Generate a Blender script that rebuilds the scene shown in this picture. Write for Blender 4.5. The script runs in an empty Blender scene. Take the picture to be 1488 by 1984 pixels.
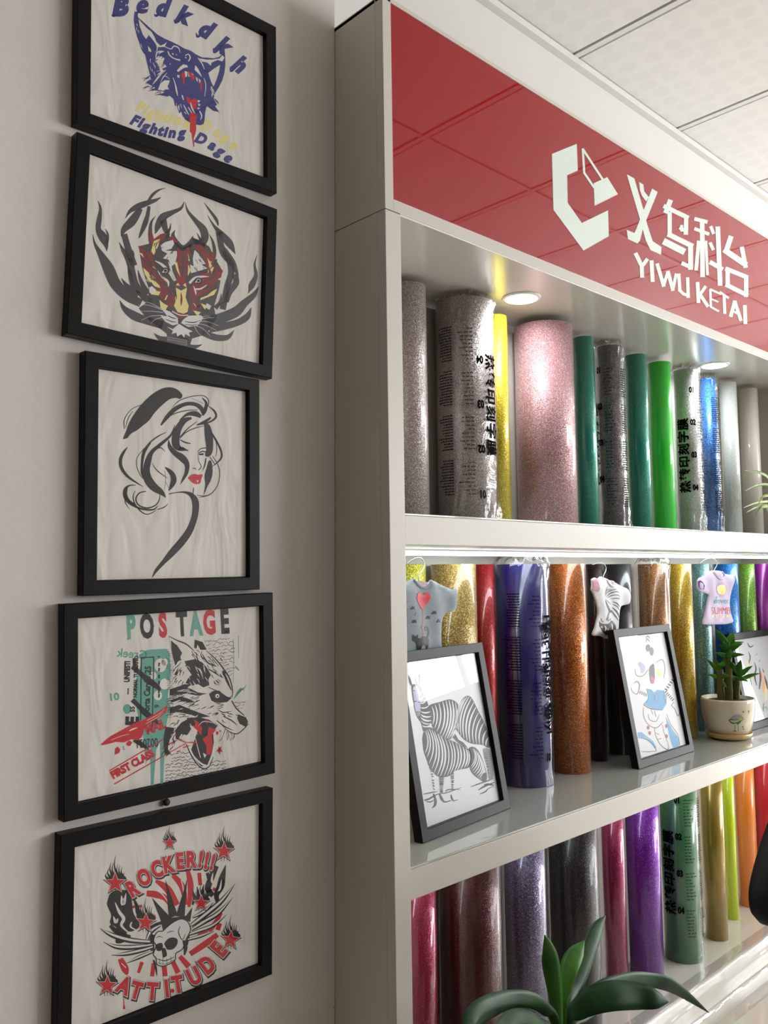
import bpy, bmesh, math, random
from mathutils import Vector, Matrix
from mathutils.geometry import tessellate_polygon

# ------------------------------------------------------------------ camera, world, light
scene = bpy.context.scene
col = scene.collection
ZC = 1.45                                            # eye height
CAM_POS = Vector((-0.9895, -1.03, ZC))
YAW, PITCH, ROLL, FPX = math.radians(43.48), math.radians(4.27), math.radians(-0.78), 1648.0
_fw = Vector((math.sin(YAW)*math.cos(PITCH), math.cos(YAW)*math.cos(PITCH), math.sin(PITCH)))
_rt = Vector((math.cos(YAW), -math.sin(YAW), 0)); _up = _rt.cross(_fw)
_r = _rt*math.cos(ROLL) + _up*math.sin(ROLL); _u = _up*math.cos(ROLL) - _rt*math.sin(ROLL)
cd = bpy.data.cameras.new('camera'); cam = bpy.data.objects.new('camera', cd); col.objects.link(cam)
cd.sensor_fit = 'VERTICAL'; cd.sensor_height = 24.0; cd.sensor_width = 18.0; cd.lens = FPX/1984*24.0
cd.clip_start = 0.02
m = Matrix((( _r.x, _u.x, -_fw.x, CAM_POS.x), (_r.y, _u.y, -_fw.y, CAM_POS.y), (_r.z, _u.z, -_fw.z, CAM_POS.z), (0,0,0,1)))
cam.matrix_world = m
scene.camera = cam

world = bpy.data.worlds.new('daylight'); scene.world = world; world.use_nodes = True
bg = world.node_tree.nodes['Background']; bg.inputs[0].default_value = (0.80, 0.88, 1.0, 1); bg.inputs[1].default_value = 1.0

def area_light(name, loc, target, sx, sy, power, color):
    ld = bpy.data.lights.new(name, 'AREA'); ld.shape = 'RECTANGLE'; ld.size = sx; ld.size_y = sy
    ld.energy = power; ld.color = color
    o = bpy.data.objects.new(name, ld); col.objects.link(o); o.location = loc
    o.rotation_euler = (Vector(target)-Vector(loc)).to_track_quat('-Z', 'Y').to_euler()
    return o
# daylight through the right-hand window and glass door, plus an added front window
area_light('window_daylight', (5.02, -2.95, 2.15), (0, -2.95, 2.15), 2.1, 1.1, 92, (0.97, 0.985, 1.0))
area_light('added_front_window_light', (4.05, -4.22, 1.85), (4.05, 0, 1.85), 1.7, 1.7, 100, (0.97, 0.985, 1.0))  # lamp of an added front window, for more light on the picture wall
area_light('door_daylight', (5.02, -1.15, 1.10), (0, -1.15, 1.10), 1.1, 2.1, 82, (0.97, 0.985, 1.0))

vs = scene.view_settings
vs.view_transform = 'Standard'; vs.look = 'None'; vs.gamma = 1.0; vs.use_curve_mapping = False
vs.exposure = 0.22
scene.cycles.max_bounces = 10; scene.cycles.transparent_max_bounces = 16
scene.cycles.use_denoising = True
scene.cycles.sample_clamp_indirect = 6.0
scene.cycles.caustics_reflective = False; scene.cycles.caustics_refractive = False

R = random.Random(7)
PI = math.pi

# ------------------------------------------------------------------ materials
def srgb(r, g, b):
    f = lambda c: (c/255/12.92 if c/255 <= 0.04045 else ((c/255+0.055)/1.055)**2.4)
    return (f(r), f(g), f(b), 1)

def new_mat(name):
    mt = bpy.data.materials.new(name); mt.use_nodes = True
    nt = mt.node_tree; b = nt.nodes['Principled BSDF']
    return mt, nt, b

def mat(name, color, rough=0.5, metal=0.0, coat=0.0, coat_rough=0.05, noise=0.0, nscale=8.0, bump=0.0, bscale=200.0, spec=0.5, sheen=0.0):
    mt, nt, b = new_mat(name)
    b.inputs['Base Color'].default_value = color
    b.inputs['Roughness'].default_value = rough; b.inputs['Metallic'].default_value = metal
    b.inputs['Coat Weight'].default_value = coat; b.inputs['Coat Roughness'].default_value = coat_rough
    b.inputs['Specular IOR Level'].default_value = spec
    b.inputs['Sheen Weight'].default_value = sheen
    tc = nt.nodes.new('ShaderNodeTexCoord')
    if noise > 0:
        n = nt.nodes.new('ShaderNodeTexNoise'); n.inputs['Scale'].default_value = nscale; n.inputs['Detail'].default_value = 4
        nt.links.new(tc.outputs['Object'], n.inputs['Vector'])
        mx = nt.nodes.new('ShaderNodeMix'); mx.data_type = 'RGBA'
        mx.inputs['A'].default_value = tuple(c*(1-noise) for c in color[:3])+(1,)
        mx.inputs['B'].default_value = tuple(min(1, c*(1+noise)) for c in color[:3])+(1,)
        nt.links.new(n.outputs['Fac'], mx.inputs['Factor']); nt.links.new(mx.outputs['Result'], b.inputs['Base Color'])
    if bump > 0:
        n2 = nt.nodes.new('ShaderNodeTexNoise'); n2.inputs['Scale'].default_value = bscale; n2.inputs['Detail'].default_value = 3
        nt.links.new(tc.outputs['Object'], n2.inputs['Vector'])
        bp = nt.nodes.new('ShaderNodeBump'); bp.inputs['Strength'].default_value = bump; bp.inputs['Distance'].default_value = 0.002
        nt.links.new(n2.outputs['Fac'], bp.inputs['Height']); nt.links.new(bp.outputs['Normal'], b.inputs['Normal'])
    return mt

def glitter(name, base, spark, scale=900.0, density=0.25, spread=0.42, metal=0.35, rough=0.36, coat=1.0, coat_rough=0.04):
    """vinyl full of tiny flakes, each flake with its own facing and brightness, under a clear carrier film"""
    mt, nt, b = new_mat(name)
    tc = nt.nodes.new('ShaderNodeTexCoord'); vo = nt.nodes.new('ShaderNodeTexVoronoi'); vo.inputs['Scale'].default_value = scale
    nt.links.new(tc.outputs['Object'], vo.inputs['Vector'])
    sp = nt.nodes.new('ShaderNodeSeparateColor'); nt.links.new(vo.outputs['Color'], sp.inputs['Color'])
    rp = nt.nodes.new('ShaderNodeValToRGB'); e = rp.color_ramp.elements
    e[0].position = 0.0; e[0].color = tuple(c*0.8 for c in base[:3])+(1,)
    e[1].position = 1.0; e[1].color = spark
    k = rp.color_ramp.elements.new(max(0.01, 1-density)); k.color = base
    nt.links.new(sp.outputs['Red'], rp.inputs['Fac']); nt.links.new(rp.outputs['Color'], b.inputs['Base Color'])
    sub = nt.nodes.new('ShaderNodeVectorMath'); sub.operation = 'SUBTRACT'; sub.inputs[1].default_value = (0.5, 0.5, 0.5)
    nt.links.new(vo.outputs['Color'], sub.inputs[0])
    scl = nt.nodes.new('ShaderNodeVectorMath'); scl.operation = 'SCALE'; scl.inputs['Scale'].default_value = spread
    nt.links.new(sub.outputs[0], scl.inputs[0])
    ge = nt.nodes.new('ShaderNodeNewGeometry')
    ad = nt.nodes.new('ShaderNodeVectorMath'); ad.operation = 'ADD'
    nt.links.new(ge.outputs['Normal'], ad.inputs[0]); nt.links.new(scl.outputs[0], ad.inputs[1])
    no = nt.nodes.new('ShaderNodeVectorMath'); no.operation = 'NORMALIZE'; nt.links.new(ad.outputs[0], no.inputs[0])
    nt.links.new(no.outputs[0], b.inputs['Normal'])
    nt.links.new(ge.outputs['Normal'], b.inputs['Coat Normal'])
    b.inputs['Metallic'].default_value = metal; b.inputs['Roughness'].default_value = rough
    b.inputs['Coat Weight'].default_value = coat; b.inputs['Coat Roughness'].default_value = coat_rough
    return mt

def clear_film(name, tint=(1, 1, 1, 1), wrinkle=0.6, wscale=22.0, extra=0.04, ior=1.45, rough=0.03, haze=0.0):
    """thin clear plastic or glass: lets light through and mirrors the room by Fresnel"""
    mt = bpy.data.materials.new(name); mt.use_nodes = True; nt = mt.node_tree
    for n in list(nt.nodes): nt.nodes.remove(n)
    out = nt.nodes.new('ShaderNodeOutputMaterial'); mx = nt.nodes.new('ShaderNodeMixShader')
    tr = nt.nodes.new('ShaderNodeBsdfTransparent'); tr.inputs[0].default_value = tint
    gl = nt.nodes.new('ShaderNodeBsdfGlossy'); gl.inputs['Roughness'].default_value = rough
    fr = nt.nodes.new('ShaderNodeLayerWeight'); fr.inputs['Blend'].default_value = 0.5
    # Schlick reflectance from the facing angle (the same from both sides of the sheet)
    pw = nt.nodes.new('ShaderNodeMath'); pw.operation = 'POWER'; pw.inputs[1].default_value = 5.0
    ad = nt.nodes.new('ShaderNodeMath'); ad.operation = 'MULTIPLY_ADD'; ad.inputs[1].default_value = 0.96; ad.inputs[2].default_value = 0.04+extra; ad.use_clamp = True
    nt.links.new(fr.outputs['Facing'], pw.inputs[0]); nt.links.new(pw.outputs[0], ad.inputs[0]); nt.links.new(ad.outputs[0], mx.inputs[0])
    if wrinkle > 0:
        tc = nt.nodes.new('ShaderNodeTexCoord'); no = nt.nodes.new('ShaderNodeTexNoise'); no.inputs['Scale'].default_value = wscale
        no.inputs['Detail'].default_value = 3; no.inputs['Distortion'].default_value = 1.2
        nt.links.new(tc.outputs['Object'], no.inputs['Vector'])
        bp = nt.nodes.new('ShaderNodeBump'); bp.inputs['Strength'].default_value = wrinkle; bp.inputs['Distance'].default_value = 0.01
        nt.links.new(no.outputs['Fac'], bp.inputs['Height'])
        nt.links.new(bp.outputs['Normal'], gl.inputs['Normal']); nt.links.new(bp.outputs['Normal'], fr.inputs['Normal'])
    base = tr
    if haze > 0:
        di = nt.nodes.new('ShaderNodeBsdfDiffuse'); di.inputs[0].default_value = (0.85, 0.85, 0.85, 1)
        m2 = nt.nodes.new('ShaderNodeMixShader'); m2.inputs[0].default_value = haze
        nt.links.new(tr.outputs[0], m2.inputs[1]); nt.links.new(di.outputs[0], m2.inputs[2]); base = m2
    nt.links.new(base.outputs[0], mx.inputs[1]); nt.links.new(gl.outputs[0], mx.inputs[2]); nt.links.new(mx.outputs[0], out.inputs[0])
    return mt

def emitter(name, color, strength):
    mt, nt, b = new_mat(name)
    b.inputs['Base Color'].default_value = (0.9, 0.9, 0.9, 1)
    b.inputs['Emission Color'].default_value = color; b.inputs['Emission Strength'].default_value = strength
    return mt

def wall_mat():
    mt, nt, b = new_mat('painted_plaster')
    tc = nt.nodes.new('ShaderNodeTexCoord')
    n = nt.nodes.new('ShaderNodeTexNoise'); n.inputs['Scale'].default_value = 2.2; n.inputs['Detail'].default_value = 6
    nt.links.new(tc.outputs['Object'], n.inputs['Vector'])
    rp = nt.nodes.new('ShaderNodeValToRGB'); e = rp.color_ramp.elements
    e[0].position = 0.3; e[0].color = srgb(222, 214, 207); e[1].position = 0.7; e[1].color = srgb(229, 222, 216)
    nt.links.new(n.outputs['Fac'], rp.inputs['Fac'])
    # small stray specks and scuffs
    v = nt.nodes.new('ShaderNodeTexVoronoi'); v.inputs['Scale'].default_value = 9.0; nt.links.new(tc.outputs['Object'], v.inputs['Vector'])
    lt = nt.nodes.new('ShaderNodeMath'); lt.operation = 'LESS_THAN'; lt.inputs[1].default_value = 0.018
    nt.links.new(v.outputs['Distance'], lt.inputs[0])
    mx = nt.nodes.new('ShaderNodeMix'); mx.data_type = 'RGBA'; mx.inputs['B'].default_value = srgb(90, 80, 72)
    nt.links.new(lt.outputs[0], mx.inputs['Factor']); nt.links.new(rp.outputs['Color'], mx.inputs['A'])
    nt.links.new(mx.outputs['Result'], b.inputs['Base Color'])
    n2 = nt.nodes.new('ShaderNodeTexNoise'); n2.inputs['Scale'].default_value = 90; n2.inputs['Detail'].default_value = 4
    nt.links.new(tc.outputs['Object'], n2.inputs['Vector'])
    bp = nt.nodes.new('ShaderNodeBump'); bp.inputs['Strength'].default_value = 0.12; bp.inputs['Distance'].default_value = 0.003
    nt.links.new(n2.outputs['Fac'], bp.inputs['Height']); nt.links.new(bp.outputs['Normal'], b.inputs['Normal'])
    b.inputs['Roughness'].default_value = 0.75
    return mt

def tile_mat():
    mt, nt, b = new_mat('ceiling_tile_vinyl')
    tc = nt.nodes.new('ShaderNodeTexCoord')
    v = nt.nodes.new('ShaderNodeTexVoronoi'); v.inputs['Scale'].default_value = 15.0; v.inputs['Randomness'].default_value = 0.35
    v.voronoi_dimensions = '2D'
    nt.links.new(tc.outputs['Object'], v.inputs['Vector'])
    rp = nt.nodes.new('ShaderNodeValToRGB'); e = rp.color_ramp.elements
    e[0].position = 0.36; e[0].color = srgb(236, 234, 230); e[1].position = 0.42; e[1].color = srgb(240, 238, 234)
    nt.links.new(v.outputs['Distance'], rp.inputs['Fac']); nt.links.new(rp.outputs['Color'], b.inputs['Base Color'])
    b.inputs['Roughness'].default_value = 0.45
    return mt

M = {}
M['wall'] = wall_mat()
M['tile'] = tile_mat()
M['white_wall'] = mat('white_emulsion_wall', srgb(228, 226, 222), 0.8, noise=0.02, nscale=3, bump=0.1, bscale=90)
M['grid'] = mat('white_grid_bar', srgb(232, 230, 226), 0.35, noise=0.02)
M['gap'] = mat('dark_gap', srgb(28, 27, 26), 0.8, noise=0.1)
M['floor'] = mat('floor_tile', srgb(196, 190, 180), 0.25, noise=0.06, nscale=3)
M['lam'] = mat('white_laminate', srgb(212, 206, 196), 0.38, noise=0.01, nscale=20, spec=0.35)
M['lam_sheen'] = mat('white_laminate_sheen', srgb(212, 208, 200), 0.2, noise=0.01, nscale=20, coat=0.2, coat_rough=0.12)
M['lam_side'] = mat('white_laminate_side', srgb(214, 206, 194), 0.4, noise=0.015, nscale=14)
M['lam_gloss'] = mat('gloss_shelf_sheet', srgb(190, 193, 186), 0.05, noise=0.01, nscale=12, coat=0.8, coat_rough=0.02)
M['counter'] = mat('gloss_counter', srgb(216, 212, 202), 0.06, noise=0.01, coat=0.6, coat_rough=0.03)
M['red'] = mat('red_acrylic', srgb(158, 12, 19), 0.03, noise=0.02, spec=0.4)
M['sign'] = mat('pale_mint_sign_film', srgb(225, 236, 226), 0.18, noise=0.01)
M['black_frame'] = mat('black_painted_wood', srgb(9, 9, 9), 0.42, spec=0.2, noise=0.15, nscale=30)
M['glass'] = clear_film('picture_glass', wrinkle=0.0, extra=-0.018, ior=1.45, rough=0.0)
M['led'] = emitter('led_cool_white', (0.92, 0.98, 1.0, 1), 125.0)
M['led_strip'] = emitter('led_strip_white', (0.86, 0.97, 1.0, 1), 8.0)
M['ring'] = mat('white_plastic_ring', srgb(235, 235, 232), 0.3, noise=0.01)
M['core'] = mat('cardboard_core', srgb(150, 125, 95), 0.8, noise=0.1, nscale=60)
M['bag'] = clear_film('clear_poly_bag', wrinkle=0.55, wscale=16.0, extra=0.02, haze=0.012, rough=0.05)
M['smooth_bag'] = clear_film('clear_smooth_bag', wrinkle=0.10, wscale=5.0, extra=0.02, haze=0.006, rough=0.04)
M['film'] = clear_film('clear_roll_film', wrinkle=0.12, wscale=7.0, extra=-0.01, haze=0.004, rough=0.03)
M['mid_wall'] = mat('grey_wall', srgb(158, 154, 148), 0.8, noise=0.04, nscale=3)
M['dark_wall'] = mat('dark_low_bounce_wall', srgb(92, 82, 72), 0.85, noise=0.1, nscale=3)  # unseen far left wall, kept dark to cut bounce onto the cabinet side
M['carrier'] = clear_film('clear_carrier_film', wrinkle=0.05, wscale=6.0, extra=0.08, haze=0.03, rough=0.04)
M['ink'] = mat('black_ink', srgb(16, 15, 16), 0.9, noise=0.1, nscale=300, spec=0.05)
M['wire'] = mat('steel_wire', srgb(190, 190, 190), 0.22, metal=1.0, noise=0.03)

# ------------------------------------------------------------------ mesh helpers
def mesh_obj(name, verts, faces, material, parent=None, smooth=False, mats=None, fmat=None):
    me = bpy.data.meshes.new(name); me.from_pydata([tuple(v) for v in verts], [], faces)
    if mats:
        for x in mats: me.materials.append(x)
        if fmat:
            for p, i in zip(me.polygons, fmat): p.material_index = i
    elif material is not None: me.materials.append(material)
    if smooth:
        for p in me.polygons: p.use_smooth = True
    me.update()
    o = bpy.data.objects.new(name, me); col.objects.link(o)
    if parent: o.parent = parent
    return o

def box_data(x0, y0, z0, x1, y1, z1):
    v = [(x0,y0,z0),(x1,y0,z0),(x1,y1,z0),(x0,y1,z0),(x0,y0,z1),(x1,y0,z1),(x1,y1,z1),(x0,y1,z1)]
    f = [(0,3,2,1),(4,5,6,7),(0,1,5,4),(1,2,6,5),(2,3,7,6),(3,0,4,7)]
    return v, f

def box(name, x0, y0, z0, x1, y1, z1, material, parent=None, bevel=0.0):
    v, f = box_data(x0, y0, z0, x1, y1, z1)
    if bevel <= 0: return mesh_obj(name, v, f, material, parent)
    bm = bmesh.new(); vs_ = [bm.verts.new(p) for p in v]
    for q in f: bm.faces.new([vs_[i] for i in q])
    bmesh.ops.bevel(bm, geom=bm.edges[:], offset=bevel, segments=2, affect='EDGES', profile=0.6)
    me = bpy.data.meshes.new(name); bm.to_mesh(me); bm.free(); me.materials.append(material)
    o = bpy.data.objects.new(name, me); col.objects.link(o)
    if parent: o.parent = parent
    return o

def empty(name, loc=(0,0,0), rot=(0,0,0), label=None, cat=None, group=None):
    o = bpy.data.objects.new(name, None); col.objects.link(o); o.location = loc; o.rotation_euler = rot
    o.empty_display_size = 0.05
    tag(o, label, cat, group); return o

def tag(o, label=None, cat=None, group=None, kind=None):
    if label: o['label'] = label
    if cat: o['category'] = cat
    if group: o['group'] = group
    if kind: o['kind'] = kind
    return o

def structure(o, label=None):
    o['kind'] = 'structure'
    if label: o['label'] = label
    return o

def lathe(name, profile, material, parent=None, seg=48, smooth=True, loc=(0,0,0), closed=False):
    """profile: list of (r, z)"""
    v, f = [], []
    n = len(profile)
    for i in range(seg):
        a = 2*PI*i/seg
        for r, z in profile: v.append((r*math.cos(a), r*math.sin(a), z))
    for i in range(seg):
        j = (i+1) % seg
        for k in range(n-1 if not closed else n):
            k2 = (k+1) % n
            f.append((i*n+k, j*n+k, j*n+k2, i*n+k2))
    o = mesh_obj(name, v, f, material, parent, smooth); o.location = loc
    return o

def tube(name, pts, rad, material, parent=None, seg=8, caps=True):
    """round tube along points; rad a number or list"""
    P = [Vector(p) for p in pts]; n = len(P)
    rr = rad if isinstance(rad, (list, tuple)) else [rad]*n
    v, f = [], []
    ref = Vector((0.13, 0.31, 0.94))
    for i, p in enumerate(P):
        t = (P[min(i+1, n-1)]-P[max(i-1, 0)]).normalized()
        a = t.cross(ref)
        if a.length < 1e-4: a = t.cross(Vector((1, 0, 0)))
        a.normalize(); b = t.cross(a)
        for k in range(seg):
            th = 2*PI*k/seg; v.append(p + (a*math.cos(th)+b*math.sin(th))*rr[i])
    for i in range(n-1):
        for k in range(seg):
            k2 = (k+1) % seg; f.append((i*seg+k, i*seg+k2, (i+1)*seg+k2, (i+1)*seg+k))
    if caps:
        f.append(tuple(range(seg-1, -1, -1))); f.append(tuple((n-1)*seg+k for k in range(seg)))
    return mesh_obj(name, v, f, material, parent, True)

def catmull(pts, sub=6):
    out = []
    n = len(pts)
    if n < 3: return [tuple(p) for p in pts]
    for i in range(n-1):
        p0 = pts[max(i-1, 0)]; p1 = pts[i]; p2 = pts[i+1]; p3 = pts[min(i+2, n-1)]
        for s in range(sub):
            t = s/sub; t2, t3 = t*t, t*t*t
            out.append(tuple(0.5*((2*b)+(-a+c)*t+(2*a-5*b+4*c-d)*t2+(-a+3*b-3*c+d)*t3) for a, b, c, d in zip(p0, p1, p2, p3)))
    out.append(tuple(pts[-1])); return out
# ------------------------------------------------------------------ the room
def wall_y(z): return 0.144 - 0.01428*(z-ZC)             # the picture wall is a touch out of plumb
RX0, RX1, RY0, YB, ZT = -2.4, 5.0, -4.2, 0.30, 2.935
Z1, Z1B, Z2, Z2B, Z3, Z4, ZTB = 1.5564, 1.5021, 0.9643, 0.9113, 0.375, 0.295, 2.081

def build_room():
    structure(box('floor', RX0-0.1, RY0-0.1, -0.08, RX1+0.1, YB+0.3, 0.0, M['floor']), 'pale grey shop floor')
    # picture wall: its right-hand end is a bare plastered edge beside the cabinet
    v = []
    for x, yb_ in ((RX0, None), (-0.001, None)):
        for z in (0.0, ZT+0.3): v.append((x, wall_y(z), z))
    v += [(RX0, 0.60, 0), (RX0, 0.60, ZT+0.3), (-0.001, 0.60, 0), (-0.001, 0.60, ZT+0.3)]
    f = [(0,2,3,1), (2,6,7,3), (6,4,5,7), (4,0,1,5), (1,3,7,5), (0,4,6,2)]
    structure(mesh_obj('wall_left', v, f, M['wall']), 'off-white plaster wall hung with black frames')
    structure(box('wall_back', -0.001, YB, 0, RX1+0.1, YB+0.12, ZT+0.3, M['white_wall']), 'white wall above and behind the red cabinet')
    structure(box('wall_far_left', RX0-0.1, RY0, 0, RX0, 0.3, ZT+0.3, M['dark_wall']))
    # right wall with a high window and a glass door
    vv, ff = [], []
    def add(d):
        k = len(vv); vv.extend(d[0]); ff.extend([tuple(i+k for i in q) for q in d[1]])
    for (p0, q0, p1, q1) in ((RY0, 0, -1.7, 1.6), (RY0, 2.7, YB, ZT+0.3), (RY0, 1.6, -4.0, 2.7), (-1.9, 1.6, -1.7, 2.7), (-1.7, 2.15, YB, 2.7), (-0.6, 0, YB, 2.15)):
        add(box_data(RX1, p0, q0, RX1+0.12, p1, q1))
    structure(mesh_obj('wall_right', vv, ff, M['white_wall']))
    vv, ff = [], []
    for (p0, q0, p1, q1) in ((RX0, 0, 3.2, ZT+0.3), (4.9, 0, RX1, ZT+0.3), (3.2, 0, 4.9, 1.0), (3.2, 2.7, 4.9, ZT+0.3)): add(box_data(p0, RY0-0.12, q0, p1, RY0, q1))
    structure(mesh_obj('wall_front', vv, ff, M['mid_wall']))
    wm = mat('white_window_frame', srgb(230, 230, 228), 0.35, noise=0.02)
    for n, b0, b1, h0, h1, cols in (('window_1', -4.0, -1.9, 1.6, 2.7, 4), ('door_1', -1.7, -0.6, 0.0, 2.15, 2)):
        vv, ff = [], []
        for (p0, q0, p1, q1) in [(b0, h0, b1, h0+0.05), (b0, h1-0.05, b1, h1)] + [(b0+(b1-b0)*k/cols-0.025, h0+0.05, b0+(b1-b0)*k/cols+0.025, h1-0.05) for k in range(cols+1)]:
            add(box_data(RX1-0.03, p0, q0, RX1, p1, q1))
        structure(mesh_obj(n, vv, ff, wm), 'added unseen front window that lights the picture wall' if n[0] == 'w' else 'white framed glass shop door')
    vv, ff = [], []
    for (p0, q0, p1, q1) in ((3.2, 1.0, 4.9, 1.05), (3.2, 2.65, 4.9, 2.7), (3.2, 1.05, 3.25, 2.65), (4.03, 1.05, 4.08, 2.65), (4.85, 1.05, 4.9, 2.65)): add(box_data(p0, RY0, q0, p1, RY0+0.03, q1))
    structure(mesh_obj('added_front_window', vv, ff, wm), 'added unseen front window that lights the picture wall')  # frame of the added front window, out of view
    # suspended ceiling: tiles in a grid, dark shadow gap beside each bar
    ce = structure(box('ceiling', RX0, RY0, ZT+0.02, RX1, 0.60, ZT+0.06, M['gap']), 'suspended ceiling of pale patterned tiles')
    gx0, gy0, P = 1.04, -0.89, 0.605
    tv, tf = box_data(0.004, 0.004, 0, P-0.034, P-0.022, 0.012)
    tm = bpy.data.meshes.new('ceiling_tile'); tm.from_pydata(tv, [], tf); tm.materials.append(M['tile'])
    for i in range(-6, 7):
        for j in range(-6, 3):
            x, y = gx0+i*P, gy0+j*P
            if x > RX1 or y > 0.30 or x+P < RX0 or y+P < RY0: continue
            o = bpy.data.objects.new('ceiling_tile', tm); col.objects.link(o); o.parent = ce; o.location = (x+0.016, y+0.011, ZT)
    for i in range(-6, 7):
        x = gx0+i*P
        if RX0 < x < RX1: box('ceiling_bar', x-0.010, RY0, ZT-0.002, x+0.010, YB, ZT+0.014, M['grid'], ce)
    for j in range(-6, 2):
        y = gy0+j*P
        if RY0 < y < YB: box('ceiling_bar', RX0, y-0.009, ZT-0.0015, RX1, y+0.009, ZT+0.013, M['grid'], ce)
    structure(box('trim_1', 0.0, YB-0.022, ZT-0.022, RX1, YB, ZT-0.003, M['white_wall']), 'plaster angle where ceiling meets wall')
build_room()

# ------------------------------------------------------------------ the display cabinet
XR = 4.2          # the run of cabinets goes on to the right, out of the picture
XD = 2.0          # divider closing the bay in view
cab = empty('display_cabinet', (0, 0, 0), label='tall white display cabinet with open shelves under a red sign', cat='cabinet')
def build_cabinet():
    L = M['lam']
    box('side_panel', 0.0, 0.0206, 0.0, 0.018, YB, 2.0828, M['lam_side'], cab, 0.001)
    box('header_side_panel', 0.0, 0.0192, 2.0845, 0.018, YB, 2.474, M['lam_side'], cab, 0.001)
    box('stile', 0.0, 0.0, 0.0, 0.037, 0.0205, 2.0828, L, cab, 0.001)
    box('inner_side', 0.018, 0.02, 0.30, 0.037, YB-0.012, 2.081, L, cab)
    box('back_panel', 0.018, YB-0.012, 0.0, XR, YB-0.001, 2.40, L, cab)
    box('divider_panel', XD, 0.0, Z4, XD+0.037, YB-0.012, 2.0828, L, cab, 0.001)
    box('end_panel', XR-0.037, 0.0, 0.0, XR, YB-0.012, 2.0828, L, cab, 0.001)
    hb = box('top_board', 0.037, 0.001, ZTB, XR, YB-0.012, 2.104, M['lam_sheen'], cab, 0.0008)
    box('header_edge', 0.0, 0.0, 2.0845, 0.0205, 0.019, 2.474, L, cab, 0.0008)
    box('header_edge', 0.0205, 0.0, 2.0845, XR, 0.019, 2.106, L, cab, 0.0008)
    box('header_top', 0.0, 0.0, 2.467, XR, YB, 2.475, M['lam_side'], cab)
    for z, zb in ((Z1, Z1B), (Z2, Z2B)):
        for x0, x1 in ((0.037, XD), (XD+0.037, XR-0.037)):
            s = box('shelf', x0+0.0008, 0.018, zb, x1-0.0008, YB-0.012, z-0.004, L, cab)
            box('shelf_lip', x0+0.0008, 0.0015, zb, x1-0.0008, 0.018, z-0.0038, L, s, 0.0012)
            box('shelf_sheet', x0+0.002, 0.003, z-0.0035, x1-0.002, YB-0.013, z, M['lam_gloss'], s, 0.001)
    box('plinth', 0.037, 0.085, Z4, XR-0.037, YB-0.012, Z3, M['counter'], cab, 0.006)
    box('counter', 0.037, -0.24, 0.262, XR, 0.09, Z4, M['counter'], cab, 0.004)
    b = box('base_unit', 0.0, -0.22, 0.0, XR, -0.002, 0.262, L, cab)
build_cabinet()
# ------------------------------------------------------------------ text helper: glyph outlines as flat triangles
_txt_cache = {}
def text_tris(s, bold=0.0, align='CENTER'):
    """triangulated flat text at size 1, baseline at y=0; returns (verts2d, faces)"""
    key = (s, bold, align)
    if key in _txt_cache: return _txt_cache[key]
    cu = bpy.data.curves.new('text', 'FONT'); cu.body = s; cu.size = 1.0; cu.align_x = align; cu.resolution_u = 3
    cu.offset = bold; cu.fill_mode = 'BOTH'; cu.dimensions = '2D'
    o = bpy.data.objects.new('text', cu); col.objects.link(o)
    dg = bpy.context.evaluated_depsgraph_get(); dg.update()
    me = o.evaluated_get(dg).to_mesh()
    v = [(p.co.x, p.co.y) for p in me.vertices]; f = [tuple(p.vertices) for p in me.polygons]
    o.evaluated_get(dg).to_mesh_clear()
    bpy.data.objects.remove(o); bpy.data.curves.remove(cu)
    _txt_cache[key] = (v, f); return v, f

class Flat:
    """collects flat printed shapes (2D + small lift) of one ink and links them as one mesh"""
    def __init__(self): self.v = []; self.f = []
    def add(self, v2, f, lift=0.0):
        k = len(self.v); self.v += [(x, y, lift) for x, y in v2]; self.f += [tuple(i+k for i in q) for q in f]
    def poly(self, pts, lift=0.0):
        t = tessellate_polygon([[Vector((x, y, 0)) for x, y in pts]]); self.add(pts, t, lift)
    def rect(self, x0, y0, x1, y1, lift=0.0): self.add([(x0,y0),(x1,y0),(x1,y1),(x0,y1)], [(0,1,2,3)], lift)
    def text(self, s, x, y, size, ang=0.0, bold=0.0, align='CENTER', sx=1.0, lift=0.0):
        v, f = text_tris(s, bold, align); c, sn = math.cos(ang), math.sin(ang)
        self.add([(x+(a*sx*c-b*sn)*size, y+(a*sx*sn+b*c)*size) for a, b in v], f, lift)

# ------------------------------------------------------------------ vinyl rolls
def roll_wrap(name, r, h, material, parent, seam, seg=72, wall=0.006):
    """rolled sheet: a spiral with its free edge at angle `seam`, open in the middle"""
    v, f = [], []
    n = seg+1
    prof = [(0.0, 0.0), (0.0, h), (-wall, h), (-wall, 0.0)]
    for i in range(n):
        t = i/seg; a = seam - 2*PI*t; rr = r - 0.0012*t
        for dr, z in prof: v.append(((rr+dr)*math.cos(a), (rr+dr)*math.sin(a), z))
    for i in range(n-1):
        for k in range(4):
            k2 = (k+1) % 4; f.append((i*4+k, i*4+k2, (i+1)*4+k2, (i+1)*4+k))
    f.append((3, 2, 1, 0)); e = (n-1)*4; f.append((e, e+1, e+2, e+3))
    o = mesh_obj(name, v, f, material, parent)
    for p in o.data.polygons:
        p.use_smooth = abs(p.normal.z) < 0.5
    return o

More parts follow.
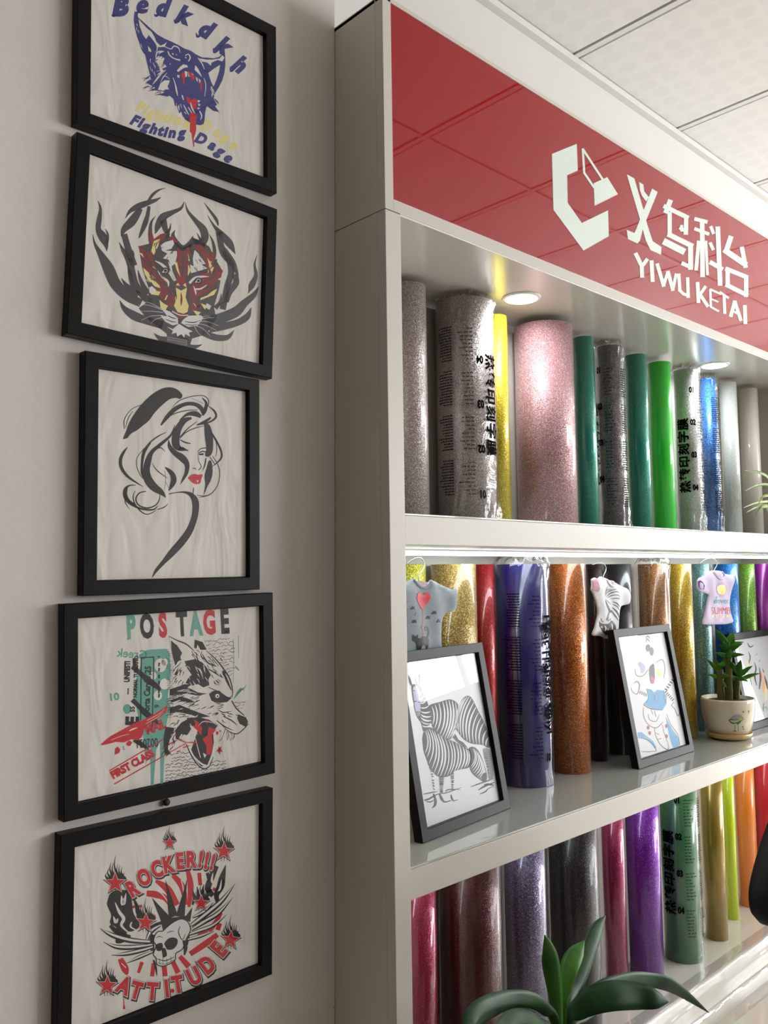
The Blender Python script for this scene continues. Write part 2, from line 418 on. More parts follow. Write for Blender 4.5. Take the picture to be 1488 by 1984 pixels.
def bag_mesh(name, r, h, parent, seed, peak=0.0, low=1.0, material=None):
    rr = random.Random(seed); seg, rings = 96, 46
    ph = [rr.uniform(0, 6.28) for _ in range(12)]
    v, f = [], []
    for j in range(rings+1):
        t = j/rings; z = 0.001 + t*(h+0.002)
        w = (0.0006 if low > 0.9 else 0.0001) + 0.0030*low*(1 if low > 0.9 else 0.3)*max(0, 1-t/0.24)**1.2 + 0.0022*max(0, (t-0.9)/0.1)
        for i in range(seg):
            a = 2*PI*i/seg
            d = math.sin(7*a+ph[0]+5*t)*0.5 + math.sin(13*a+ph[1]-21*t)*0.6 + math.sin(3*a+ph[2]+40*t)*0.5 + abs(math.sin(9*a+ph[3]+33*t+2*math.sin(4*a)))*0.7
            rad = r + 0.0012 + w*(d+0.4)
            v.append((rad*math.cos(a), rad*math.sin(a), z))
    for j in range(rings):
        for i in range(seg):
            i2 = (i+1) % seg; f.append((j*seg+i, j*seg+i2, (j+1)*seg+i2, (j+1)*seg+i))
    # gathered top
    base = rings*seg
    for q, (fr, dz) in enumerate(((0.86, 0.006+peak*0.5), (0.55, 0.004+peak), (0.2, 0.001+peak*0.7))):
        for i in range(seg):
            a = 2*PI*i/seg; k = 1+0.12*math.sin(11*a+ph[5]+q)+0.08*math.sin(19*a+ph[6])
            v.append((r*fr*k*math.cos(a), r*fr*k*math.sin(a), h+0.003+dz*(1+0.55*math.sin(8*a+ph[7]+q*2)+0.3*math.sin(17*a+ph[8]))))
        b0, b1 = base, len(v)-seg
        for i in range(seg):
            i2 = (i+1) % seg; f.append((b0+i, b0+i2, b1+i2, b1+i))
        base = b1
    return mesh_obj(name, v, f, material or M['bag'], parent, True)

def bag_print(r, h, bag, face, s0, flip, heat=None, seed=1):
    """black print of the bag, wrapped on the cylinder; `face` is the angle looking at the viewer"""
    rr = random.Random(seed)
    sg = -1 if flip else 1
    lay = lambda s, z: (s0+sg*s, (h-z) if flip else z)
    rad = r+0.0034
    def emit(name, F, kind=None):
        vv = []
        for s, z, _ in F.v:
            a = face + s/rad; vv.append((rad*math.cos(a), rad*math.sin(a), z))
        o = mesh_obj(name, vv, F.f, M['ink'], bag)
        if kind: o['kind'] = kind
    def T(name, s, str_, z, size, ang, bold, sx=1.0):
        F = Flat(); x, y = lay(s, z)
        for dx, dy in ((0, 0), (0.0008, 0), (-0.0008, 0), (0, 0.0008), (0, -0.0008)): F.text(str_, x+dx, y+dy, size, ang + (PI if flip else 0), bold, 'CENTER', sx)
        emit(name, F)
    for k, ch in enumerate('热转印刻字膜'):
        T('printed_character', 0.010, ch, h*(0.29+0.075*k), 0.036, PI/2, 0.016)
    if heat is not None:
        for k, wd in enumerate(('Heat', 'Transfer', 'Vinyl')): T('printed_word', heat, wd, h*(0.30, 0.50, 0.70)[k], 0.032, PI/2, 0.006, 1.1)
    F = Flat()
    for k in range(4):
        zt = h*(0.865-0.195*k)
        T('printed_number', 0.028, '0%d' % (k+1), zt-0.006, 0.0235, 0, 0.02, 0.7)
        for q in range(9):
            z = zt-q*0.0086; n = rr.choice((2, 2, 3)); s = 0.044
            for w in range(n):
                L = rr.uniform(0.004, 0.011); a0, a1 = lay(s, z), lay(s+L, z+0.0032)
                nn = max(2, int(L/0.0017))
                for c in range(nn):
                    u0 = a0[0]+(a1[0]-a0[0])*(c+0.08)/nn; u1 = a0[0]+(a1[0]-a0[0])*(c+0.8)/nn
                    F.rect(min(u0, u1), min(a0[1], a1[1])+rr.uniform(0, 0.0008), max(u0, u1), max(a0[1], a1[1])-rr.uniform(0, 0.0008))
                s += L+0.0025
                if s > 0.074: break
        for q in range(13):
            z = zt-q*0.0062; L = rr.uniform(0.022, 0.036); s = 0.092
            while s < 0.092+L:
                l = rr.uniform(0.003, 0.008); a0, a1 = lay(s, z), lay(s+l, z+0.0022)
                F.rect(min(a0[0], a1[0]), min(a0[1], a1[1]), max(a0[0], a1[0]), max(a0[1], a1[1])); s += l+0.0012
    emit('fine_print', F, 'stuff')

RH = 0.508
def vinyl_roll(x, y, z, r, material, label, group, bag=None, seam=None, lean=0.0):
    cx, cy = CAM_POS.x-x, CAM_POS.y-y; face = math.atan2(cy, cx)
    root = empty('vinyl_roll', (x, y, z), label=label, cat='vinyl roll', group=group)
    rv = r-0.003 if bag else r
    w = roll_wrap('vinyl_sheet', rv, RH, material, root, face + (seam if seam is not None else R.uniform(1.2, 3.0)))
    if not bag:
        pass
    lathe('cardboard_core', [(rv-0.0072, 0.001), (rv-0.0072, RH-0.002), (rv-0.0105, RH-0.002), (rv-0.0105, 0.001)], M['core'], root, 40, True, closed=True)
    if bag:
        b = bag_mesh('plastic_bag', r-0.0012, RH, root, bag.get('seed', 1), bag.get('peak', 0.006), bag.get('low', 1.0), M['film'] if bag.get('low', 1.0) < 0.3 else M['smooth_bag'] if bag.get('low', 1.0) < 0.9 else None)
        if bag.get('s0') is not None:
            bag_print(r-0.0012, RH, b, face, bag['s0'], bag.get('flip', False), bag.get('heat'), bag.get('seed', 1))
    return root

def gl(name, base, spark, **k): return glitter(name, srgb(*base), srgb(*spark), **k)
V = {}
V['mauve'] = gl('mauve_glitter_vinyl', (150, 134, 132), (230, 218, 218), density=0.35, metal=0.25, rough=0.42)
V['yellow'] = gl('yellow_glitter_vinyl', (196, 172, 10), (255, 240, 90), density=0.3)
V['pink'] = gl('pink_glitter_vinyl', (176, 124, 128), (246, 214, 220), density=0.35, metal=0.22, rough=0.42)
V['teal'] = gl('teal_glitter_vinyl', (10, 142, 120), (50, 180, 158), density=0.15, spread=0.3, metal=0.25)
V['gray'] = gl('charcoal_glitter_vinyl', (92, 84, 86), (190, 184, 188), density=0.25)
V['neon_green'] = mat('neon_green_vinyl', srgb(40, 215, 45), 0.35, coat=1.0, coat_rough=0.05, noise=0.02)
V['silver'] = gl('silver_white_glitter_vinyl', (176, 174, 170), (240, 240, 240), density=0.3, spread=0.4)
V['sky'] = gl('sky_blue_glitter_vinyl', (20, 84, 165), (90, 180, 255), density=0.35)
V['white'] = gl('white_glitter_vinyl', (212, 216, 208), (240, 244, 240), density=0.3, spread=0.25, metal=0.1)
V['beige'] = mat('beige_white_vinyl', srgb(222, 214, 202), 0.35, coat=1.0, coat_rough=0.05, noise=0.02)
V['lime'] = gl('lime_gold_glitter_vinyl', (168, 160, 30), (250, 250, 120), density=0.4, scale=760)
V['gold_silver'] = gl('pale_gold_glitter_vinyl', (158, 124, 52), (250, 226, 150), density=0.4, scale=760)
V['red'] = gl('red_glitter_vinyl', (170, 14, 26), (255, 90, 80), density=0.08, spread=0.35, metal=0.3)
V['blue'] = mat('royal_blue_vinyl', srgb(20, 10, 118), 0.3, coat=1.0, coat_rough=0.04, noise=0.05)
V['orange_gold'] = gl('copper_orange_glitter_vinyl', (168, 72, 12), (255, 176, 40), density=0.3, scale=820)
V['dark_maroon'] = gl('near_black_maroon_vinyl', (34, 14, 18), (120, 40, 50), density=0.1, spread=0.3, coat=0.35)
V['navy'] = mat('near_black_navy_vinyl', srgb(16, 17, 24), 0.3, coat=1.0, coat_rough=0.06, noise=0.1)
V['brown_gold'] = gl('brown_glitter_vinyl', (128, 76, 30), (236, 166, 80), density=0.35, scale=820)
V['gold'] = gl('gold_glitter_vinyl', (176, 138, 12), (255, 226, 70), density=0.35, scale=820)
V['teal_light'] = gl('pale_teal_glitter_vinyl', (88, 142, 146), (190, 240, 240), density=0.35, scale=820)
V['azure'] = gl('azure_glitter_vinyl', (10, 98, 190), (60, 190, 255), density=0.4, scale=820)
V['blue_plain'] = mat('flat_blue_vinyl', srgb(24, 84, 160), 0.4, coat=0.8, noise=0.03)
V['apple'] = gl('apple_green_glitter_vinyl', (110, 160, 40), (190, 250, 100), density=0.35, scale=820)
V['violet'] = gl('violet_vinyl', (150, 14, 150), (220, 60, 220), density=0.1, spread=0.3, metal=0.3)
V['crimson'] = gl('crimson_vinyl', (140, 14, 60), (230, 50, 100), density=0.1, spread=0.35, metal=0.35)
V['maroon'] = gl('dark_red_vinyl', (70, 14, 18), (150, 40, 40), density=0.08, spread=0.35, metal=0.3, coat=0.35)
V['purple_grey'] = gl('purple_grey_glitter_vinyl', (92, 82, 112), (180, 170, 210), density=0.3)
V['black'] = gl('black_glitter_vinyl', (26, 23, 24), (100, 90, 95), density=0.1, spread=0.3, metal=0.3, coat=0.35)
V['magenta'] = gl('magenta_vinyl', (150, 22, 80), (240, 70, 130), density=0.08, spread=0.35, metal=0.35)
V['purple'] = gl('purple_vinyl', (116, 14, 160), (200, 110, 250), density=0.08, spread=0.35, metal=0.35)
V['dark_green'] = mat('dark_green_vinyl', srgb(44, 122, 70), 0.35, coat=1.0, coat_rough=0.06, noise=0.06)
V['old_gold'] = mat('old_gold_vinyl', srgb(158, 128, 36), 0.3, metal=0.35, coat=1.0, coat_rough=0.05, noise=0.03)
V['neon_yellow'] = mat('neon_yellow_vinyl', srgb(215, 240, 10), 0.35, coat=1.0, coat_rough=0.05, noise=0.02)
V['neon_orange'] = mat('neon_orange_vinyl', srgb(255, 140, 50), 0.35, coat=1.0, coat_rough=0.05, noise=0.02)
V['coral_red'] = mat('coral_red_vinyl', srgb(235, 40, 62), 0.35, coat=1.0, coat_rough=0.05, noise=0.02)

g1, g2, g3 = 'vinyl rolls on the top shelf', 'vinyl rolls on the middle shelf', 'vinyl rolls on the bottom shelf'
ROLLS = [
 (0.2753, 0.225, Z1, 0.0421, 'mauve', 'mauve-grey glitter roll half hidden by the cabinet edge, top shelf', g1, None),
 (0.4576, 0.222, Z1, 0.0692, 'mauve', 'fat mauve glitter roll in a printed clear bag, top shelf', g1, dict(s0=0.062, flip=True, seed=3, peak=0.004, low=1.3)),
 (0.5861, 0.235, Z1, 0.0286, 'yellow', 'bright yellow glitter roll peeking out behind the bagged mauve roll', g1, None),
 (0.7511, 0.215, Z1, 0.0739, 'pink', 'fat dusty pink glitter roll under the left downlight, top shelf', g1, None),
 (0.9075, 0.200, Z1, 0.0268, 'teal', 'teal glitter roll right beside the fat pink roll', g1, None),
 (1.0406, 0.205, Z1, 0.0373, 'gray', 'charcoal grey roll in a crinkled printed bag between two teal rolls', g1, dict(s0=-0.062, seed=5, peak=0.010, low=1.6)),
 (1.1793, 0.205, Z1, 0.0304, 'teal', 'teal glitter roll between the bagged charcoal roll and neon green roll', g1, None),
 (1.3113, 0.205, Z1, 0.0328, 'neon_green', 'plain neon green vinyl roll on the top shelf', g1, None),
 (1.4647, 0.200, Z1, 0.0401, 'silver', 'silver-white roll in a bag with bold black print, top shelf', g1, dict(s0=-0.012, seed=8, peak=0.004, low=1.4)),
 (1.6182, 0.205, Z1, 0.0299, 'sky', 'sparkling sky blue bagged roll under the right downlight', g1, dict(s0=-0.082, seed=9, peak=0.006, low=1.2)),
 (1.7300, 0.190, Z1, 0.0280, 'white', 'white glitter roll next to the sky blue roll, top shelf', g1, None),
 (1.8831, 0.190, Z1, 0.0317, 'beige', 'plain beige-white roll behind the spider plant, top shelf', g1, None),
 (0.2833, 0.235, Z2, 0.0335, 'lime', 'lime gold glitter roll behind the grey miniature t-shirt', g2, None),
 (0.4102, 0.228, Z2, 0.0508, 'gold_silver', 'pale gold glitter roll above the zebra picture, middle shelf', g2, None),
 (0.5267, 0.240, Z2, 0.0259, 'red', 'red vinyl roll between pale gold and royal blue rolls', g2, None),
 (0.6440, 0.220, Z2, 0.0645, 'blue', 'fat royal blue roll in a printed clear bag, middle shelf', g2, dict(s0=0.086, flip=True, heat=0.030, seed=12, peak=0.024, low=0.5)),
 (0.8140, 0.211, Z2, 0.0473, 'orange_gold', 'copper orange glitter roll standing right of the royal blue roll', g2, None),
 (0.9620, 0.225, Z2, 0.0221, 'dark_maroon', 'thin near-black maroon roll behind the white bird t-shirt', g2, None),
 (1.0880, 0.234, Z2, 0.0391, 'navy', 'black roll between the white t-shirt and brown glitter roll', g2, None),
 (1.2585, 0.220, Z2, 0.0458, 'brown_gold', 'brown glitter roll in a clear bag above the blue jersey picture', g2, dict(s0=None, seed=15, peak=0.014, low=0.6)),
 (1.3980, 0.213, Z2, 0.0363, 'gold', 'rich gold glitter roll right of the bagged brown roll', g2, None),
 (1.5420, 0.216, Z2, 0.0266, 'teal_light', 'pale teal glitter roll behind the lavender t-shirt', g2, None),
 (1.6150, 0.255, Z2, 0.0300, 'blue_plain', 'flat blue roll set back against the cabinet rear', g2, None),
 (1.7406, 0.230, Z2, 0.0391, 'azure', 'sparkling azure blue roll right of the lavender t-shirt', g2, None),
 (1.8850, 0.222, Z2, 0.0258, 'apple', 'apple green glitter roll beside the violet roll', g2, None),
 (1.9480, 0.200, Z2, 0.0260, 'violet', 'violet roll at the right edge of the middle shelf', g2, None),
 (0.2807, 0.225, Z3, 0.0372, 'crimson', 'crimson roll next to the cabinet edge, bottom shelf', g3, None),
 (0.4287, 0.215, Z3, 0.0686, 'maroon', 'fat dark maroon roll in clear film, bottom shelf', g3, dict(s0=None, seed=21, low=0.2)),
 (0.6267, 0.220, Z3, 0.0503, 'purple_grey', 'purple-grey glitter roll in clear film, bottom shelf', g3, dict(s0=None, seed=22, low=0.2)),
 (0.8130, 0.215, Z3, 0.0615, 'black', 'black glitter roll in clear film behind the strap-leaf plant', g3, dict(s0=None, seed=23, low=0.2)),
 (1.0140, 0.228, Z3, 0.0291, 'magenta', 'magenta roll between the black and purple rolls', g3, None),
 (1.1520, 0.221, Z3, 0.0447, 'purple', 'bright purple roll beside the bagged green roll', g3, None),
 (1.3070, 0.196, Z3, 0.0541, 'dark_green', 'dark green roll in a printed bag, bottom shelf', g3, dict(s0=-0.030, seed=26, peak=0.004, low=0.6)),
 (1.4940, 0.188, Z3, 0.0325, 'old_gold', 'old gold roll right of the bagged green roll', g3, None),
 (1.6620, 0.216, Z3, 0.0186, 'neon_yellow', 'thin neon yellow roll on the bottom shelf', g3, None),
 (1.8040, 0.226, Z3, 0.0300, 'neon_orange', 'neon orange roll beside the coral red roll', g3, None),
 (1.9580, 0.225, Z3, 0.0311, 'coral_red', 'coral red roll at the right edge of the bottom shelf', g3, None),
]
for a in ROLLS:
    vinyl_roll(a[0], a[1], a[2], a[3], V[a[4]], a[5], a[6], a[7])

# ------------------------------------------------------------------ lamps in the cabinet
for x, lb in ((0.558, 'round recessed downlight above the pink glitter roll'), (1.5215, 'round recessed downlight above the silver-white roll'), (2.485, 'round recessed downlight in the next bay')):
    t = empty('downlight', (x, 0.134, ZTB), label=lb, cat='downlight', group='round downlights under the sign')
    lathe('lamp_ring', [(0.034, -0.001), (0.036, -0.004), (0.043, -0.003), (0.045, 0.0), (0.034, 0.0)], M['ring'], t, 48, True, closed=True)
    lathe('lamp_lens', [(0.0, -0.0022), (0.02, -0.0022), (0.0345, -0.0018), (0.0345, -0.0004), (0.0, -0.0004)], M['led'], t, 48, True)
for z, lb in ((Z1B, 'slim white light bar under the top shelf'), (Z2B, 'slim white light bar under the middle shelf')):
    t = empty('led_light_bar', (0.05, 0.158, z), label=lb, cat='light bar', group='light bars under the shelves')
    box('bar_housing', 0, 0, -0.004, XD-0.10, 0.022, 0.0, M['ring'], t)
    box('bar_diffuser', 0.004, 0.003, -0.0125, XD-0.104, 0.019, -0.0038, M['led_strip'], t, 0.003)
# ------------------------------------------------------------------ framed prints
def paper_mat():
    mt, nt, b = new_mat('cream_print_film')
    tc = nt.nodes.new('ShaderNodeTexCoord')
    w = nt.nodes.new('ShaderNodeTexNoise'); w.inputs['Scale'].default_value = 7.0; w.inputs['Detail'].default_value = 2; w.inputs['Distortion'].default_value = 1.4
    mp = nt.nodes.new('ShaderNodeMapping'); mp.inputs['Scale'].default_value = (2.6, 0.8, 1)
    nt.links.new(tc.outputs['Object'], mp.inputs['Vector']); nt.links.new(mp.outputs['Vector'], w.inputs['Vector'])
    bp = nt.nodes.new('ShaderNodeBump'); bp.inputs['Strength'].default_value = 0.35; bp.inputs['Distance'].default_value = 0.012
    nt.links.new(w.outputs['Fac'], bp.inputs['Height']); nt.links.new(bp.outputs['Normal'], b.inputs['Normal'])
    b.inputs['Base Color'].default_value = srgb(238, 232, 224); b.inputs['Roughness'].default_value = 0.5
    return mt
M['paper'] = paper_mat()
INK = {'k': mat('print_black', srgb(34, 33, 34), 0.55, noise=0.08, nscale=80), 'g': mat('print_charcoal', srgb(62, 61, 62), 0.5, noise=0.05, nscale=80),
       'b': mat('print_indigo', srgb(52, 56, 130), 0.5, noise=0.08, nscale=60), 'r': mat('print_red', srgb(214, 28, 44), 0.5, noise=0.05, nscale=60),
       'm': mat('print_dark_red', srgb(140, 26, 34), 0.5, noise=0.06, nscale=60), 'y': mat('print_yellow', srgb(246, 230, 150), 0.5, noise=0.04, nscale=60),
       'c': mat('print_aqua', srgb(108, 178, 162), 0.5, noise=0.08, nscale=60), 'w': M['paper'], 's': mat('print_white', srgb(236, 234, 230), 0.5, noise=0.02),
       'o': mat('print_peach', srgb(244, 170, 120), 0.5, noise=0.05), 'a': mat('print_azure', srgb(58, 150, 205), 0.5, noise=0.06, nscale=90),
       'l': mat('print_lilac', srgb(176, 176, 214), 0.5, noise=0.05), 'e': mat('print_green', srgb(20, 110, 70), 0.5, noise=0.06),
       'n': mat('print_grey', srgb(120, 118, 120), 0.5, noise=0.06), 'd': mat('print_rose', srgb(196, 60, 110), 0.5, noise=0.05),
       't': mat('print_teal', srgb(60, 150, 170), 0.5, noise=0.05), 'u': mat('print_gold_glitter', srgb(205, 165, 60), 0.35, metal=0.4, noise=0.25, nscale=900)}
INK_NAME = {'k': 'black_print', 'g': 'charcoal_print', 'b': 'indigo_print', 'r': 'red_print', 'm': 'dark_red_print', 'y': 'yellow_print', 'c': 'aqua_print', 'w': 'blank_print',
            's': 'white_print', 'o': 'peach_print', 'a': 'azure_print', 'l': 'lilac_print', 'e': 'green_print', 'n': 'grey_print', 'd': 'rose_print', 't': 'teal_print', 'u': 'gold_print'}

class Art:
    """flat print in several inks; shapes are given in sketch units and mapped to metres on the sheet by `fn`"""
    def __init__(self, fn): self.fn = fn; self.inks = {}; self.lift = 0.00005
    def ink(self, c): return self.inks.setdefault(c, Flat())
    def poly(self, c, layer, pts, smooth=False):
        if smooth:
            p = list(pts); p = catmull(p[-2:]+p+p[:2], 5); k = 5
            pts = p[2*k:len(p)-2*k-0][:len(pts)*k]
        self.ink(c).poly([self.fn(x, y) for x, y in pts], layer*self.lift)
    def line(self, c, layer, pts, w=None, sub=5):
        """tapered stroke; each point (x, y, width)"""
        q = [(p[0], p[1], p[2] if len(p) > 2 else w) for p in pts]
        q = catmull(q, sub) if len(q) > 2 else q
        L, Rr = [], []
        n = len(q)
        for i in range(n):
            a, b = q[max(i-1, 0)], q[min(i+1, n-1)]
            dx, dy = b[0]-a[0], b[1]-a[1]; d = math.hypot(dx, dy) or 1
            h = max(q[i][2], 0.0)/2
            L.append((q[i][0]-dy/d*h, q[i][1]+dx/d*h)); Rr.append((q[i][0]+dy/d*h, q[i][1]-dx/d*h))
        v = [self.fn(*p) for p in L+Rr]; f = [(i, i+1, n+i+1, n+i) for i in range(n-1)]
        self.ink(c).add(v, f, layer*self.lift)
    def text(self, c, layer, s, x, y, size, ang=0.0, bold=0.0, align='LEFT', sx=1.0, shear=0.0):
        """y of the sketch runs downwards; ang in degrees, positive turns clockwise on the sketch"""
        v, f = text_tris(s, bold, align); a = math.radians(ang); ca, sa = math.cos(a), math.sin(a)
        out = []
        for p, q in v:
            px, py = (p*sx+q*shear)*size, -q*size
            out.append(self.fn(x+px*ca-py*sa, y+px*sa+py*ca))
        self.ink(c).add(out, f, layer*self.lift)
    def build(self, parent, z=0.0):
        for c, F in self.inks.items():
            if F.v: mesh_obj(INK_NAME[c], [(x, y, z+l) for x, y, l in F.v], F.f, INK[c], parent)

def hom(H):
    def fn(u, v):
        u, v = u/1000, v/1000; w = H[2][0]*u+H[2][1]*v+H[2][2]
        return ((H[0][0]*u+H[0][1]*v+H[0][2])/w, (H[1][0]*u+H[1][1]*v+H[1][2])/w)
    return fn

def frame_mesh(W, H, bar, depth, parent):
    """four mitred rails; local x right, y up, z towards the viewer; back face at z=0"""
    for k in range(4):
        hw, hh = (W/2, H/2) if k % 2 == 0 else (H/2, W/2)
        # rail along local +x at the bottom, then turned
        sec = [(0.0, 0.0), (0.0, depth-0.001), (0.001, depth), (bar-0.001, depth), (bar, depth-0.001), (bar, 0.0)]   # (inset, z)
        v = []
        for sgn in (-1, 1):
            for ins, z in sec: v.append((sgn*(hw-ins), -hh+ins, z))
        n = len(sec); f = [(i, (i+1) % n, n+(i+1) % n, n+i) for i in range(n)]
        f += [tuple(range(n-1, -1, -1)), tuple(range(n, 2*n))]
        a = k*PI/2; ca, sa = round(math.cos(a)), round(math.sin(a))
        v = [(x*ca-y*sa, x*sa+y*ca, z) for x, y, z in v]
        mesh_obj('frame_rail', v, f, M['black_frame'], parent)

def picture(label, W, H, mtx, bar=0.0207, depth=0.019, paper_z=0.0095, group=None, paper=None):
    t = empty('picture_frame', label=label, cat='picture', group=group); t.matrix_world = mtx
    frame_mesh(W, H, bar, depth, t)
    v, f = box_data(-W/2+0.004, -H/2+0.004, 0.0015, W/2-0.004, H/2-0.004, 0.0045); mesh_obj('backing_board', v, f, M['core'], t)
    x, y = W/2-bar+0.003, H/2-bar+0.003
    v, f = box_data(-x+0.004, -y+0.004, 0.005, x-0.004, y-0.004, paper_z); p = mesh_obj('print_sheet', v, f, paper or M['paper'], t)
    v, f = box_data(-x, -y, paper_z+0.0022, x, y, paper_z+0.0036); mesh_obj('glass_pane', v, f, M['glass'], t)
    return t, p

def wall_matrix(cx, cz, rot):
    r = math.radians(rot); e = Vector((0, -0.01428, 1)).normalized(); ex = Vector((1, 0, 0)); n = ex.cross(e)   # n points to the room (-y)
    u = ex*math.cos(r)+e*math.sin(r); v = e*math.cos(r)-ex*math.sin(r)
    o = Vector((cx, wall_y(cz)-0.0012, cz))
    return Matrix(((u.x, v.x, n.x, o.x), (u.y, v.y, n.y, o.y), (u.z, v.z, n.z, o.z), (0, 0, 0, 1)))
FR = [(-0.3237, 2.2505, 0.6, 0.352, 0.295, 'black frame with a snarling indigo wolf head, topmost on the wall'),
      (-0.3256, 1.9354, -1.75, 0.352, 0.295, 'black frame with a red tiger face in charcoal flames'),
      (-0.3279, 1.6023, 0.55, 0.299, 0.347, 'upright black frame with a brush-drawn woman with red lips'),
      (-0.3236, 1.2734, 1.2, 0.352, 0.295, 'black frame with a grey wolf under the word POSTAGE'),
      (-0.3246, 0.9590, 0.0, 0.352, 0.295, 'black frame with a winged skull between ROCKER and ATTITUDE')]
sheets = []
for cx, cz, rot, W, H, lb in FR:
    t, p = picture(lb, W, H, wall_matrix(cx, cz, rot), group='framed prints on the wall'); sheets.append(p)
# ------------------------------------------------------------------ the red sign
def build_sign():
    sp = box('sign_panel', 0.0207, 0.0012, 2.1062, XR, 0.012, 2.4668, M['red'], cab, 0.0006)
    H = [[0.483416, -0.006815, 0.377255], [-0.342074, -0.316538, 2.3739], [-0.232649, 0.021457, 1.0]]
    fn = hom(H)
    def piece(name, polys=(), lines=()):
        A = Art(fn)
        for i, p in enumerate(polys): A.poly('s', i*0.4, p)
        for i, (w, *pts) in enumerate(lines): A.line('s', 1+i*0.4, [(x, y, w) for x, y in pts], sub=1)
        F = A.inks['s']
        return mesh_obj(name, [(x, 0.0007-l, z) for x, z, l in F.v], F.f, M['sign'], sp)
    piece('logo', [[(213,177),(360,117),(366,275),(303,303),(306,465),(390,585),(545,510),(549,663),(400,748),(222,507)],
                   [(460,350),(540,314),(603,415),(465,484)]],
          [(13,(395,145),(404,292)), (13,(402,286),(464,378)), (13,(394,146),(513,328))])
    piece('letter', [[(655,297),(700,322),(752,500),(775,590),(808,692),(860,727),(858,773),(795,745),(768,690),(735,570)],
                     [(805,382),(838,402),(790,520),(750,620),(733,690),(718,706),(662,680),(655,625),(700,645),(712,620),(740,545)],
                     [(728,343),(753,358),(758,398),(785,432),(770,458),(745,425),(733,395)]])
    piece('letter', [], [(30,(914,448),(884,528)), (26,(872,484),(1020,556)), (26,(1006,545),(1004,655)), (20,(1012,640),(966,612)), (18,(980,636),(979,596)),
                         (26,(908,520),(908,668)), (30,(896,650),(1046,724)), (30,(1031,712),(1032,862)), (24,(1040,850),(978,822)), (40,(870,692),(997,757))])
    piece('letter', [], [(22,(1054,560),(1132,580)), (20,(1054,618),(1142,652)), (28,(1100,572),(1103,905)), (22,(1080,690),(1064,866)), (16,(1122,690),(1132,894)),
                         (20,(1150,604),(1168,650)), (20,(1146,700),(1166,745)), (28,(1192,606),(1206,956)), (26,(1144,815),(1222,860))])
    piece('letter', [], [(30,(1272,662),(1242,752)), (34,(1228,742),(1362,834)), (26,(1334,726),(1358,850)),
                         (26,(1237,854),(1370,908)), (26,(1360,895),(1360,1022)), (26,(1370,1014),(1238,948)), (26,(1250,850),(1251,960))])
    L = {'Y': [(24,(706,762),(742,836)), (22,(778,796),(743,845)), (24,(743,830),(746,908))], 'I': [(24,(801,806),(808,934))],
         'W': [(22,(834,824),(874,962)), (18,(872,958),(897,872)), (22,(897,868),(928,986)), (18,(926,984),(947,884))],
         'U': [(20,(962,884),(968,984)), (18,(962,978),(990,1004),(1024,1016)), (20,(1014,906),(1018,1028))],
         'K': [(22,(1073,934),(1079,1058)), (18,(1122,958),(1082,1016)), (20,(1086,1006),(1136,1080))],
         'E': [(14,(1148,976),(1152,1082)), (12,(1146,976),(1212,1006)), (10,(1150,1032),(1196,1052)), (12,(1150,1080),(1200,1108))],
         'T': [(13,(1204,992),(1258,1030)), (18,(1230,1012),(1234,1122))], 'A': [(22,(1294,1044),(1268,1140)), (20,(1292,1046),(1330,1164)), (12,(1284,1106),(1322,1128))],
         'I2': [(22,(1352,1070),(1356,1182))]}
    for k, s in L.items(): piece('letter', [], s)
build_sign()

# ------------------------------------------------------------------ printed artwork
HM = {1: [[0.172754, 0.000371, -0.141442], [0.068808, -0.1584, 0.053893], [-0.090808, 0.006492, 1.0]],
      2: [[0.194957, 0.007794, -0.153231], [0.054003, -0.178625, 0.085494], [-0.103841, 0.007424, 1.0]],
      3: [[0.169352, 0.000569, -0.11034], [0.009957, -0.152041, 0.142594], [-0.089541, 0.006401, 1.0]],
      4: [[0.165385, -0.001114, -0.122592], [-0.020934, -0.146532, 0.144508], [-0.087511, 0.006256, 1.0]],
      5: [[0.177694, 0.002104, -0.141613], [-0.048238, -0.15502, 0.164818], [-0.093846, 0.006709, 1.0]]}
def P(s):
    """'x,y x,y ...' -> list of tuples"""
    return [tuple(float(c) for c in q.split(',')) for q in s.split()]
def circ(x, y, rx, ry=None, n=14): return [(x+rx*math.cos(2*PI*i/n), y+(ry or rx)*math.sin(2*PI*i/n)) for i in range(n)]

